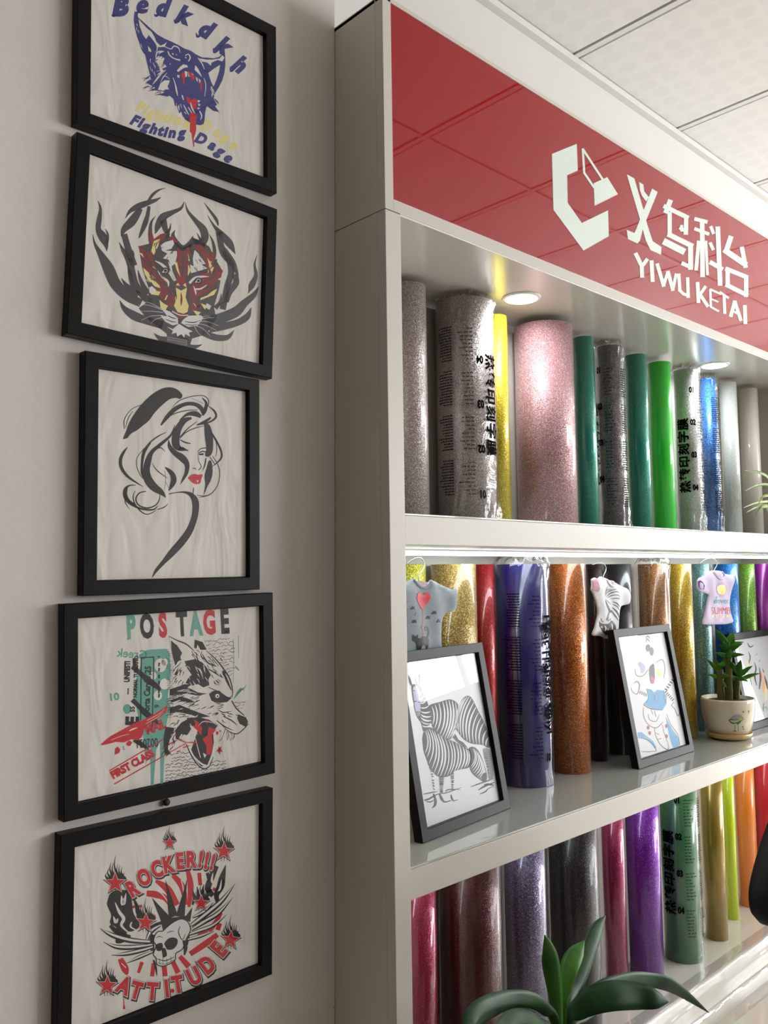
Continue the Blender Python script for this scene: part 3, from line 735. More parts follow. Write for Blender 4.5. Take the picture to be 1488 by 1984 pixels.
def art_wolf(A):
    A.poly('b', 1, P('350,118 380,122 385,165 430,205 470,240 520,285 570,330 640,370 700,395 770,430 830,465 890,485 940,520 1000,550 1050,552 1110,560 1165,545 1180,530 1222,535 1225,620 1215,700 1195,770 1160,840 1120,905 1112,950 1145,1005 1125,1020 1165,1075 1110,1065 1045,1020 1030,1080 1025,1150 1015,1190 985,1203 930,1195 880,1175 840,1150 812,1110 800,1070 780,1088 755,1010 740,1020 725,950 690,920 640,922 595,908 640,885 590,870 515,868 550,840 500,815 465,795 510,770 500,720 485,660 470,600 455,530 420,480 400,420 375,350 355,270 343,190'))
    W = lambda s: A.poly('w', 2, P(s))
    W('390,182 420,215 470,270 515,305 545,360 560,400 600,438 640,420 662,402 640,450 575,452 570,490 545,500 545,460 510,400 482,345 462,375 430,330 400,250')
    W('480,440 510,478 512,500 485,490')
    A.line('b', 3, [(484,335,6),(512,385,26),(548,445,30),(552,495,14)])
    W('560,500 590,485 640,490 590,515 570,535 610,540 640,560 622,600 660,640 615,658 640,690 565,722 600,690 588,640 560,590 550,540')
    W('640,770 692,772 668,830 682,858 625,872 575,862 600,800')
    for q in ([(650,672,6),(590,725,14),(530,800,3)], [(620,700,4),(560,770,10),(520,815,2)], [(690,760,3),(640,730,8),(600,790,3)],
              [(640,445,6),(700,470,9),(730,442,10),(775,460,10),(788,505,5)], [(670,490,8),(690,530,11),(730,560,9),(790,578,16)],
              [(840,532,10),(868,520,8),(886,552,13),(868,588,8)], [(838,545,8),(850,560,5)], [(960,555,7),(1000,610,10),(1022,665,5)],
              [(720,745,5),(740,800,9),(755,870,15),(766,922,3)], [(1018,750,5),(1036,820,8),(1024,925,4)], [(1088,830,12),(1104,880,8),(1094,925,3)],
              [(890,975,14),(905,1040,13),(932,1090,5)], [(868,1030,9),(900,1085,7)], [(975,1065,9),(996,1110,11),(985,1152,5)], [(822,1005,6),(850,1060,11),(872,1102,5)],
              [(808,915,14),(822,960,8)], [(830,1075,10),(850,1095,4)], [(715,512,14),(724,524,10)], [(752,520,8),(758,530,6)], [(690,610,8),(696,618,6)]):
        A.line('w', 2, q)
    W('790,640 820,618 855,625 865,645 830,650 800,668 770,692 758,676')
    W('935,625 960,655 985,705 1000,742 960,700 928,668')
    W('970,560 1040,572 1100,572 1170,560 1195,530 1215,552 1195,590 1150,575 1090,602 1085,630 1050,600 1000,590')
    W('1060,700 1110,662 1172,622 1165,680 1140,760 1110,832 1085,780 1072,740')
    for s in ('760,718 785,722 780,748 764,742', '833,680 860,690 855,735 842,742 835,710', '866,690 880,700 876,740 866,730', '900,700 918,715 906,748', '940,735 956,750 960,788 944,770', '965,750 988,772 976,802',
              '955,960 985,966 965,988', '960,995 986,1002 970,1022', '952,1030 985,1040 960,1050'): W(s)
    for s in ('806,700 826,690 836,740 830,815 818,802 812,750 796,722', '868,682 900,705 932,740 925,768 890,742 872,722', '985,770 1003,800 996,872 984,850', '850,930 885,940 890,962 938,944 956,970 945,1032 915,1050 890,980 880,1008 856,970',
              '885,1095 910,1075 935,1090 950,1120 940,1170 945,1240 935,1290 920,1330 928,1405 918,1410 905,1330 900,1280 882,1265 885,1180 878,1120'): A.poly('r', 3, P(s))
    rr = random.Random(3)
    fur(A, 'w', 2, ((480,560,560,700,75,50,8), (560,600,680,700,150,60,8), (740,960,800,1060,75,50,5), (1080,840,1120,1000,70,60,5), (360,200,420,420,70,44,6)), rr, 6)
    fur(A, 'b', 3, ((480,720,600,860,150,70,14), (600,860,700,920,165,60,8), (560,480,680,600,140,44,10), (1060,940,1140,1050,60,60,8)), rr, 9)
    for ch, x, y, a, sz in (('B',205,140,2,250), ('e',415,112,5,215), ('d',602,140,12,215), ('k',790,205,22,215), ('d',1000,340,30,215), ('k',1160,490,35,210), ('h',1320,670,38,205)):
        A.text('b', 1, ch, x, y, sz*1.02, a, 0.075, 'CENTER', 0.95, 0.16); A.line('b', 1, [(x-sz*0.30*math.cos(math.radians(a)), y-sz*0.30*math.sin(math.radians(a))+4, 4), (x-sz*0.2, y+10, 26), (x-sz*0.02, y-sz*0.06, 10)])
    word = (('F',330,1195,24), ('i',392,1215,22), ('g',442,1250,18), ('h',520,1280,14), ('t',590,1298,10), ('i',640,1310,7), ('n',706,1318,3), ('g',800,1318,-1), ('D',968,1372,22), ('a',1075,1430,30), ('g',1148,1482,34), ('e',1225,1545,38))
    for ch, x, y, a in word:
        A.text('b', 2, ch, x, y, 136, a, 0.062, 'CENTER', 1.0, 0.2)
        A.text('y', 0, ch, x+52, y-128, 132, a, 0.065, 'CENTER', 1.0, 0.2)

def fur(A, c, layer, regions, rr, w=7):
    """short tapered hairs: each region (x0, y0, x1, y1, angle, length, count)"""
    for x0, y0, x1, y1, ang, L, n in regions:
        for _ in range(n):
            x, y = rr.uniform(x0, x1), rr.uniform(y0, y1); a = math.radians(ang+rr.uniform(-16, 16)); l = L*rr.uniform(0.6, 1.25)
            dx, dy = math.cos(a)*l, math.sin(a)*l; b = rr.uniform(-0.16, 0.16)
            A.line(c, layer, [(x, y, w*rr.uniform(0.6, 1.2)), (x+dx/2-dy*b, y+dy/2+dx*b, w*0.8), (x+dx, y+dy, 0.5)], sub=2)

def art_tiger(A):
    fl = '''85,165,4 105,230,22 95,320,42 88,400,46 125,465,72 152,530,38 158,580,3|145,395,3 165,440,18 160,500,26 150,540,10|42,440,3 60,520,20 110,610,52 170,720,92 230,850,92 330,950,84 440,1010,64
260,505,3 290,570,30 340,650,58 370,760,52 400,860,52 470,960,60 530,1000,40|310,310,3 350,250,30 420,210,52 500,180,42 560,160,26 605,135,3|500,165,20 540,110,24 590,75,14 645,60,2
505,210,26 492,290,34 470,360,42 432,450,20 420,475,3|278,460,8 300,400,50 360,340,72 410,270,56 440,230,30|300,440,50 325,530,52 345,600,58 385,700,50|795,170,3 770,225,24 700,260,38 620,300,62 580,370,52 562,420,20 555,437,3
620,320,60 640,400,44 662,440,32 650,475,10|685,350,3 675,400,20 645,440,30|560,290,3 525,340,20 515,420,32 520,500,32 532,560,10|720,405,3 702,455,34 740,520,44 788,550,36 840,520,44 868,455,6
803,175,3 825,250,20 890,330,38 950,400,62 965,470,62 940,540,44|955,175,2 1010,250,18 1060,320,26 1076,370,8|985,280,2 1040,370,20 1110,450,52 1170,520,60 1217,605,3|1080,420,50 1100,540,52 1130,600,72 1190,680,60 1230,760,24 1240,795,3
1120,580,40 1168,660,52 1182,760,52 1152,860,52 1132,960,52 1112,1060,52|1212,770,40 1222,840,52 1165,920,52 1142,1000,40|1395,610,2 1375,690,18 1385,780,32 1352,860,52 1330,910,14 1318,932,2|1407,870,3 1370,940,42 1290,1010,62 1220,1080,84 1100,1130,84 980,1160,74
1347,1045,3 1312,1120,52 1230,1170,54 1110,1200,64 1000,1220,64|265,985,3 300,1050,40 380,1110,72 480,1150,64 620,1190,64|545,1255,3 600,1300,42 680,1320,64 760,1350,64 860,1372,44 942,1350,3|1207,1230,3 1150,1290,42 1050,1290,54 950,1250,54
330,690,6 350,780,34 365,860,30 380,900,20|370,570,4 378,610,16 368,655,3|415,735,4 430,800,26 460,870,40 500,930,40|1155,810,4 1150,860,20 1140,900,6|1100,930,4 1090,1000,26 1050,1050,40|275,800,3 310,850,30 360,900,50 420,940,50|700,1330,60 760,1310,70 820,1340,60
1000,440,3 1030,500,20 1045,580,30 1040,660,20|900,430,3 925,480,20 935,520,30|862,470,10 890,500,40 910,540,40'''
    for line in fl.split('\n'):
        for s in line.split('|'): A.line('g', 1, P(s))
    A.poly('g', 1, P('420,540 500,520 640,440 700,470 780,555 860,500 900,480 1000,540 1050,640 1110,740 1080,900 1040,1040 1060,1140 1000,1230 960,1270 860,1300 840,1360 660,1330 650,1260 560,1190 480,1130 420,1050 500,990 500,880 450,720'))
    for s in ('415,530 450,560 500,600 540,560 505,480 510,410 530,420 545,480 600,440 640,430 640,470 600,500 560,560 530,640 560,700 610,780 660,850 690,900 720,960 700,1050 640,1010 600,960 560,880 500,800 450,700 440,620',
              '740,550 785,590 830,545 850,600 830,700 810,800 830,870 800,860 760,860 720,900 735,800 720,700 745,620 735,590', '690,450 740,500 700,520 670,480', '860,530 940,530 1000,600 1040,580 1050,640 1030,690 1115,740 1090,810 1040,850 1050,890 1010,905 960,930 900,960 940,1040 900,1090 850,1060 835,1000 840,880 930,760 1000,760 960,650 930,590 880,560',
              '700,1065 760,1098 832,1098 800,1130 760,1145 735,1122'): A.poly('m', 2, P(s))
    for q in ('440,640,6 470,660,16 500,690,4', '500,690,6 560,740,20 600,800,4', '560,800,4 620,850,22 690,880,4', '640,880,4 680,920,20 690,960,4', '870,940,4 850,1000,16 870,1050,4', '1000,860,4 960,890,18 900,900,4', '1060,760,4 1030,800,16 980,820,4', '780,600,4 785,700,16 782,800,3'):
        A.line('g', 3, P(q))
    for s in ('725,880 770,905 818,880 806,960 832,1030 822,1080 790,1096 740,1082 710,1030 735,960', '455,715 490,745 520,790 590,862 600,885 555,872 500,822 470,770', '510,900 600,912 585,945 520,935', '590,980 625,1010 662,1030 640,1065 600,1045', '1068,890 1040,940 1000,955 925,985 930,965 985,945 1030,905',
              '930,1008 985,1030 965,1062', '868,1068 932,1082 905,1118', '545,495 595,478 580,540 545,612 522,580', '985,630 1035,720 1020,768 1000,700', '715,675 735,740 765,795 748,730 735,668', '830,690 848,740 826,785 820,720', '825,595 842,665 825,655', '420,590 450,600 462,635 440,610', '1072,810 1100,795 1105,830',
              '725,860 745,840 760,866', '785,860 805,842 815,880', '630,985 650,945 662,940 645,980', '865,1000 885,1020 895,1050'): A.poly('y', 4, P(s))
    A.line('m', 5, P('768,920,4 772,980,18 768,1030,4'))
    for s in ('600,530 640,505 702,488 712,520 690,560 640,575 735,580 735,620 720,682 690,705 665,650 620,640 655,600 610,575', '880,570 912,600 940,640 972,685 935,690 985,722 910,745 850,762 842,690 872,705 865,640', '600,1045 680,1080 742,1130 745,1180 700,1192 640,1162 600,1112 655,1115', '830,1112 932,1108 952,1130 905,1192 830,1204 768,1172 788,1142',
              '650,1200 700,1222 752,1178 800,1210 865,1242 832,1250 845,1284 802,1262 795,1294 770,1262 738,1284 730,1252 690,1262 702,1237', '505,880 530,868 565,900 545,932 508,922', '980,1008 1018,1030 1002,1064 968,1042', '660,660 690,700 700,750 730,820 710,830 690,770'): A.poly('s', 5, P(s))
    for s in ('555,660,6 610,690,20 670,750,22 712,820,18', '575,740,4 610,790,14 660,830,20 664,872,6', '838,845,20 880,802,20 940,790,16 998,790,4', '872,868,5 888,915,14 890,940,4', '885,892,12 930,890,14 982,858,5', '695,1075,8 760,1107,8 828,1107,8'): A.line('s', 5, P(s))
    rr = random.Random(11)
    fur(A, 'g', 5, ((455,600,560,700,60,46,9), (500,720,600,840,48,48,11), (620,880,700,980,70,44,8), (880,950,930,1040,110,44,8), (980,860,1060,900,150,44,7), (1000,620,1090,760,110,46,10), (745,600,825,800,92,50,9), (540,490,600,600,115,40,6), (600,520,720,660,130,50,7), (870,590,960,720,55,50,7)), rr, 9)
    fur(A, 'y', 5, ((460,700,560,820,48,40,6), (990,660,1040,740,110,36,5), (720,900,810,960,92,40,4)), rr, 7)
    for x, y in ((640,742), (912,824)):
        A.poly('k', 6, circ(x, y, 34, 28)); A.line('s', 7, [(x+16*math.cos(t), y+14*math.sin(t), 4) for t in [i*0.7 for i in range(10)]]); A.poly('s', 7, circ(x-20, y+10, 7))
    for s in ('660,1112,6 700,1130,9 735,1136,3', '640,1140,4 690,1160,8 730,1165,3', '800,1160,4 870,1168,9 930,1150,3', '800,1182,4 860,1190,7 910,1180,3', '755,1140,8 755,1180,10'): A.line('k', 6, P(s))
    for s in ('600,1050,4 520,1010,3 480,1000,2', '620,1065,4 500,1025,3 415,1025,2', '620,1085,4 520,1075,3 430,1075,2', '620,1110,4 520,1115,3 440,1150,2', '620,1125,4 560,1140,3 520,1175,2', '900,1160,4 980,1160,3 1080,1195,2', '900,1150,4 980,1130,3 1040,1130,2', '890,1175,4 970,1190,3 1060,1235,2', '880,1190,4 950,1220,3 1010,1280,2', '880,1200,4 900,1240,3 930,1275,2', '930,1130,4 970,1115,3 1010,1120,2'): A.line('s', 6, P(s))
    A.poly('n', 6, P('655,1282 820,1310 820,1362 655,1325'))
    for y in (1300, 1320): A.line('g', 7, [(670, y, 7), (805, y+24, 7)])

def art_woman(A):
    S = lambda s: A.poly('k', 1, P(s), True)
    S('140,600 170,520 200,440 260,340 340,240 430,160 520,110 600,100 660,120 700,155 712,185 690,212 650,202 590,215 520,270 450,340 390,420 330,470 280,510 220,545 180,590')
    S('540,868 600,890 645,940 655,1000 630,1050 580,1095 590,1040 600,990 590,940')
    S('920,455 970,460 1000,540 1008,640 1000,720 970,765 930,755 940,680 925,560')
    S('960,815 990,812 1002,900 990,980 950,1060 915,1135 930,1040 925,940')
    for l in '''155,500,6 150,430,9 180,360,7 240,300,6 330,265,7|165,490,4 190,400,8 235,330,4|185,675,6 150,720,24 118,790,32 125,870,32 180,950,26 260,1010,16 335,1055,3|265,1040,6 200,1045,14 158,1090,30 168,1170,32 230,1230,22 330,1270,18 430,1275,16 480,1235,3
180,1060,16 170,1130,24 200,1190,22 260,1230,18|365,1100,8 300,1115,12 265,1170,14 290,1230,14 370,1260,14 450,1235,12 490,1180,10 495,1120,5|260,1095,5 240,1140,10 250,1210,12 310,1290,12 370,1320,9 430,1300,8 465,1270,3|160,1140,8 165,1210,9 205,1270,3|575,1215,3 540,1250,10 470,1275,7
640,460,4 600,560,20 500,650,32 420,720,38 385,800,60 365,900,68 385,990,82 440,1060,78 510,1110,52 553,1160,4|560,530,4 480,570,12 400,630,12 320,720,5|410,630,8 345,720,30 325,820,24 322,920,20 340,980,10|350,680,4 280,770,7 272,850,7 300,930,7 330,980,4|430,710,8 500,680,11 545,718,3
420,830,5 460,890,9 520,940,9 570,975,3|540,900,4 550,980,4 540,1090,3|550,1010,4 582,1068,3|800,395,20 730,420,52 675,490,66 650,570,76 650,650,74 690,690,46 770,705,4|580,605,5 590,670,38 640,730,52 710,780,68 755,840,50 750,920,36 720,980,24 690,1035,3|690,605,8 740,630,15 792,640,8|670,690,30 720,685,18 768,718,3
505,465,14 560,390,38 640,310,42 740,262,36 830,262,38 890,300,42 910,350,30|510,460,5 600,370,9 740,325,9 860,318,6|680,420,5 760,360,30 840,355,52 890,385,30|610,300,3 680,230,8 790,190,8 900,180,8 955,210,9 960,270,9 900,370,12|900,200,8 940,250,26 930,320,36 905,370,20|800,205,3 915,258,3
960,280,6 1020,330,20 1032,390,20 960,440,14 850,465,5|985,390,16 930,430,30 850,462,8|920,470,5 840,490,9 750,530,10 690,590,6|850,430,6 760,500,10 690,580,14|980,520,16 1040,620,20 1085,720,20 1078,790,18 1000,860,6|1030,600,5 1042,700,8 1030,770,4|1000,760,6 1050,840,9 1070,930,8 1050,1040,8 990,1120,9 920,1145,9 850,1135,5
870,1160,4 920,1150,6 960,1140,3|858,720,6 890,690,9 940,682,9|862,735,8 905,715,12 940,725,8|870,745,14 915,742,22|862,740,5 870,810,6 892,860,7 868,895,9|808,882,5 830,878,9 845,890,5|938,780,12 926,850,13 904,905,3|820,1065,8 815,1120,10|975,770,8 1010,820,8 1030,850,4
582,1125,10 660,1110,9 740,1110,22 800,1138,46 836,1200,66 836,1300,62 815,1390,62 772,1490,68 700,1590,72 610,1690,66 530,1780,42 460,1860,30 420,1930,4'''.split('\n'):
        for s in l.split('|'): A.line('k', 1, P(s))
    for s in ('500,460 540,420 520,470', '535,560 560,590 540,600'): pass
    A.poly('r', 2, P('765,975 790,945 830,932 862,940 905,938 892,985 882,1022 840,1030 800,1010'), True)
    A.line('m', 3, P('780,975,2 830,968,4 890,972,2'))
    A.poly('w', 3, P('848,990 866,996 856,1018'))

def scrawl(A, c, layer, x0, y0, x1, y1, amp, w, rr, step=14):
    n = max(3, int(math.hypot(x1-x0, y1-y0)/step)); seg = []
    for i in range(n+1):
        t = i/n
        if rr.random() < 0.14 and len(seg) > 2:
            A.line(c, layer, seg, sub=3); seg = []
        seg.append((x0+(x1-x0)*t+rr.uniform(-3, 3), y0+(y1-y0)*t+rr.uniform(-amp, amp), w*rr.uniform(0.5, 1.2)))
    if len(seg) > 1: A.line(c, layer, seg, sub=3)

def art_postage(A):
    rr = random.Random(4)
    A.poly('c', 0, P('400,490 470,440 660,430 690,480 700,640 670,900 690,1000 650,1200 626,1730 600,1735 596,1330 560,1400 534,1745 508,1745 500,1350 460,1545 440,1300 400,1150 350,900 370,720 420,560'))
    A.text('c', 0, 'Greek', 470, 530, 118, 5, 0.02, 'LEFT', -0.95)
    A.text('c', 0, '10', 102, 930, 96, -6, 0.04, 'LEFT', 1.1)
    A.poly('c', 0, circ(280, 1010, 40, 48))
    for x, y, r_ in ((600,590,58), (640,770,46), (575,880,40), (530,690,34), (640,560,30)): A.poly('w', 1, circ(x, y, r_, r_*1.15))
    for ch, c, x, y in (('P','c',322,322), ('O','k',476,318), ('S','r',628,308), ('T','k',812,296), ('A','c',946,292), ('G','r',1076,280), ('E','k',1222,272)):
        A.text(c, 2, ch, x, y, 310, -3, 0.05, 'CENTER', 0.52)
    A.line('c', 2, P('290,330,30 290,345,8')); A.line('k', 2, P('1215,275,20 1262,262,12'))
    for dx, dy, dw in ((416,520,10),): A.line('k', 3, [(410,1120,10),(416,520,10)]); A.line('k', 3, [(520,1230,10),(536,512,10)]); A.line('k', 3, [(412,516,10),(540,510,10)])
    A.text('k', 3, 'UNIFESTI', 300, 752, 70, -88, 0.06, 'LEFT', 0.72)
    A.text('k', 3, '....', 292, 870, 70, -88, 0.04, 'LEFT', 1.0)
    A.text('k', 3, 'NORMAL TURISANO', 372, 900, 48, -88, 0.06, 'LEFT', 0.9)
    A.text('k', 3, 'orta Card 1,25', 492, 1030, 80, -88, 0.045, 'LEFT', 0.9)
    A.text('k', 3, 'E', 384, 1170, 165, -88, 0.06, 'LEFT', 1.0)
    A.text('k', 3, '55', 350, 1040, 62, -88, 0.04, 'LEFT', 0.9)
    A.text('k', 3, '9', 588, 1000, 66, -88, 0.02, 'LEFT'); A.text('k', 3, '4', 598, 520, 40, -88, 0.02, 'LEFT')
    for y in (600, 650, 715, 775, 860, 900): A.line('k', 3, [(584, y, 16), (588, y-36, 16)])
    A.text('k', 3, '002031', 575, 1290, 118, 176, 0.01, 'LEFT', 0.62)
    for s in ('330,600,50 400,660,44 480,730,60 560,790,50 600,830,20', '330,920,46 400,990,44 460,1050,60 560,1130,40 600,1160,14', '350,1300,50 420,1350,44 490,1400,14', '345,520,26 350,600,30'): A.line('k', 3, P(s))
    A.poly('r', 4, P('25,1350 120,1270 230,1210 340,1150 420,1120 520,1070 670,975 655,1040 600,1085 520,1130 450,1190 420,1280 380,1310 320,1300 250,1330 170,1325 100,1345 40,1358'))
    for s in ('470,1120,6 580,1060,4 640,1010,3', '120,1310,3 220,1270,5 300,1250,3', '460,1150,4 560,1095,5 630,1040,2', '300,1220,8 340,1200,14 380,1190,4'): A.line('w', 5, P(s))
    A.text('r', 4, 'MAIL', 470, 1255, 125, -20, 0.04, 'LEFT', 0.75); A.poly('r', 4, P('160,1450 165,1390 190,1370 215,1400 205,1430')); A.text('r', 4, ':', 245, 1400, 60, -20, 0.04)
    A.poly('r', 4, P('270,1340 300,1310 330,1330 310,1365 280,1360'))
    A.line('r', 4, P('110,1602,10 440,1410,10 770,1215,7')); A.line('r', 4, P('155,1732,10 500,1535,10 860,1330,7'))
    A.text('r', 4, 'FIRST CLASS', 145, 1680, 98, -29, 0.065, 'LEFT', 0.86); A.line('r', 4, P('620,1390,20 680,1350,14 760,1310,8'))
    for i in range(12):
        y = 352+i*31; scrawl(A, 'k', 1, 1020+i*16+rr.uniform(0, 14), y+8, 1290+rr.uniform(-30, 30), y-18, 11, 5, rr)
    for i in range(3): scrawl(A, 'k', 1, 1310, 955+i*32, 1420-i*18, 935+i*32, 9, 5, rr)
    for i in range(9):
        scrawl(A, 'k', 1, 640+rr.uniform(0, 12)+(60 if i in (1, 2) else 0), 1450+i*32, 1000+rr.uniform(-60, 40) if i < 4 else 1230, (1415 if i < 4 else 1375)+i*32, 11, 6, rr)
    for s in ('1300,340,8 1305,560,6 1300,760,4', '1350,310,6 1352,520,5', '1320,600,18 1355,640,10'): A.line('c', 0, P(s))
    for q in range(5): A.line('c', 0, [(1300+q*6, 920-q*14, 5), (1360+q*4, 850-q*10, 9), (1435-q*8, 770+q*18, 2)])
    A.poly('w', 5, P('680,310 800,360 905,412 930,340 1010,370 1080,470 1200,600 1270,700 1295,850 1275,930 1330,1010 1430,1085 1444,1150 1330,1250 1180,1200 1120,1170 1130,1250 1095,1400 1070,1565 985,1570 900,1460 850,1345 760,1255 690,1210 650,1190 700,1100 690,900 705,600 720,520'))
    K = lambda s: A.poly('k', 6, P(s))
    for s in ('700,350 760,398 808,470 790,510 800,540 770,550 742,595 722,520 706,440', '928,342 1005,366 1045,440 985,442 955,388 945,432 922,420', '830,550 930,530 1000,560 1050,620 1085,680 1060,725 1070,780 1010,802 960,770 905,785 840,760 870,705 900,682 858,620',
              '1065,865 1105,835 1165,832 1195,860 1240,890 1282,905 1240,942 1165,952 1090,930', '690,820 780,790 830,770 900,775 860,800 960,850 1050,862 960,882 850,862 760,872 690,880', '700,922 800,888 880,915 930,945 850,942 780,922 700,952',
              '690,1000 780,968 860,1000 960,1040 1080,1082 980,1092 880,1062 780,1042 690,1052', '1345,1060 1420,1088 1442,1130 1420,1182 1360,1152 1336,1100', '850,1095 960,1085 1060,1110 1155,1162 1105,1230 1112,1330 1092,1440 1052,1545 990,1562 940,1505 895,1400 930,1300 960,1205 885,1160',
              '740,1212 800,1140 870,1100 900,1190 860,1262 800,1250 775,1290 812,1310 750,1300', '650,1180 730,1190 690,1300 668,1390 700,1440 640,1445 630,1300', '730,680 800,560 770,620 760,690'): K(s)
    for s in '''680,310,6 760,350,11 850,388,14 922,452,6|1040,450,6 1130,530,11 1210,630,14 1265,720,13 1292,830,11 1285,905,6|1000,480,6 1050,560,15 1130,602,4|1050,620,10 1120,660,12 1185,705,3|1200,640,16 1240,740,24 1282,830,8|1150,1010,4 1200,1042,11 1285,1030,3|1200,1080,6 1280,1118,13 1335,1165,4
1285,930,12 1330,1005,12 1405,1072,9|1444,1150,9 1390,1212,9 1325,1248,9 1240,1212,7 1180,1150,6|1155,1160,6 1190,1240,6 1165,1325,3|1225,1195,5 1190,1290,5 1168,1322,3|1240,1220,4 1255,1260,5 1240,1310,3|1275,1235,4 1290,1270,5 1270,1315,3|1310,1240,4 1308,1280,5 1285,1310,3|850,1350,8 900,1460,9 985,1570,11 1062,1568,9 1108,1470,5
720,640,4 760,600,8 800,560,4|940,470,4 960,540,12 1000,580,4|1000,450,4 990,500,8 1030,560,4|1100,930,4 1160,960,8 1200,960,3|1140,1120,8 1220,1180,12 1300,1215,4|900,450,5 920,490,8 950,520,3|1080,500,4 1130,560,8 1160,600,3|870,560,4 840,600,8|1210,880,10 1250,910,12 1282,880,4|1060,800,6 1150,840,10|1000,870,3 940,900,6 860,930,3'''.split('\n'):
        for q in s.split('|'): A.line('k', 6, P(q))
    fur(A, 'k', 6, ((705,800,900,960,172,80,18), (700,960,900,1090,165,80,16), (900,880,1060,1000,160,70,12), (1060,960,1230,1060,150,60,9), (720,600,830,760,120,60,12), (1000,500,1180,640,45,60,14), (1090,640,1230,780,50,60,12), (900,440,1000,520,60,50,6), (720,1110,860,1240,130,60,12), (650,1180,740,1420,110,70,14), (1180,1040,1330,1150,30,50,8)), rr, 8)
    fur(A, 'w', 7, ((850,560,1060,780,60,60,14), (760,790,950,870,172,60,8), (780,1000,1000,1080,165,60,8), (880,1120,960,1250,70,50,6)), rr, 7)
    A.poly('s', 7, circ(1146, 884, 20)); A.poly('k', 7+1, circ(1148, 886, 9))
    for s in ('915,1110 958,1130 1000,1192 990,1262 950,1212 905,1172 942,1162', '1060,1180 1135,1208 1092,1262 1102,1360 1082,1452 1040,1442 1042,1362 1004,1300 1052,1262', '1030,1108 1068,1130 1040,1152'): A.poly('r', 7, P(s))
    for s in ('1150,1148 1216,1190 1200,1262 1166,1325 1186,1240 1150,1192', '1232,1222 1252,1250 1240,1302', '1272,1242 1290,1270 1270,1312', '1008,1430 1042,1450 1022,1482'): A.poly('s', 7, P(s))
    for s in ('870,1370,10 920,1465,14 1000,1540,16 1065,1552,6', '935,1290,6 960,1390,8 985,1480,6', '960,1180,4 1010,1130,8 1100,1140,6 1150,1170,3', '740,1040,3 830,1055,7 900,1080,3', '760,840,3 860,838,7 950,862,3', '880,1230,4 850,1270,10 780,1290,3', '930,600,3 980,640,8 1010,720,3'): A.line('w', 7, P(s))
    for s in ('770,1300,9 850,1330,8 920,1330,13 960,1345,5', '820,1380,12 880,1360,8', '760,1420,14 790,1412,6'): A.line('r', 8, P(s))
    for i in range(14):
        a = i*0.45; A.line('r', 8, [(1165, 1405, 16), (1165+rr.uniform(15, 45)*math.cos(a), 1405+rr.uniform(15, 55)*math.sin(a), 4)])
    A.poly('r', 8, circ(1145, 1240, 12, 18)); A.poly('r', 8, circ(1175, 1220, 8))
    for y in range(440, 1090, 18):
        for x in range(660, 730, 14):
            if rr.random() < 0.75 - abs(x-690)/90: A.poly('k', 6, circ(x+(y//18 % 2)*7, y, 4.2, n=6))

def star(A, x, y, r_, rot=0.0, rr=None):
    def pts(s, dx=0, dy=0): return [(x+dx+s*(r_ if i % 2 == 0 else r_*0.42)*math.sin(rot+i*PI/5), y+dy-s*(r_ if i % 2 == 0 else r_*0.42)*math.cos(rot+i*PI/5)) for i in range(10)]
    for k in range(9):
        t = (k-4)/4; bx = x+t*r_*0.85; by = y-r_*0.22; hgt = r_*(2.5-1.5*abs(t))*(0.75+0.35*((k*37) % 5)/5)
        A.line('k', 3, [(bx, by, r_*0.20), (bx+r_*0.10, by-hgt*0.3, r_*0.22), (bx-r_*0.07, by-hgt*0.62, r_*0.10), (bx+r_*0.05, by-hgt, 1)])
    for k in range(3): A.line('k', 3, [(x+(k-1)*r_*0.25, y+r_*0.4, r_*0.12), (x+(k-1)*r_*0.3+r_*0.05, y+r_*1.05, 1)])
    A.poly('k', 4, pts(1.24, r_*0.02, r_*0.05)); A.poly('w', 5, pts(1.1)); A.poly('r', 6, pts(0.98))

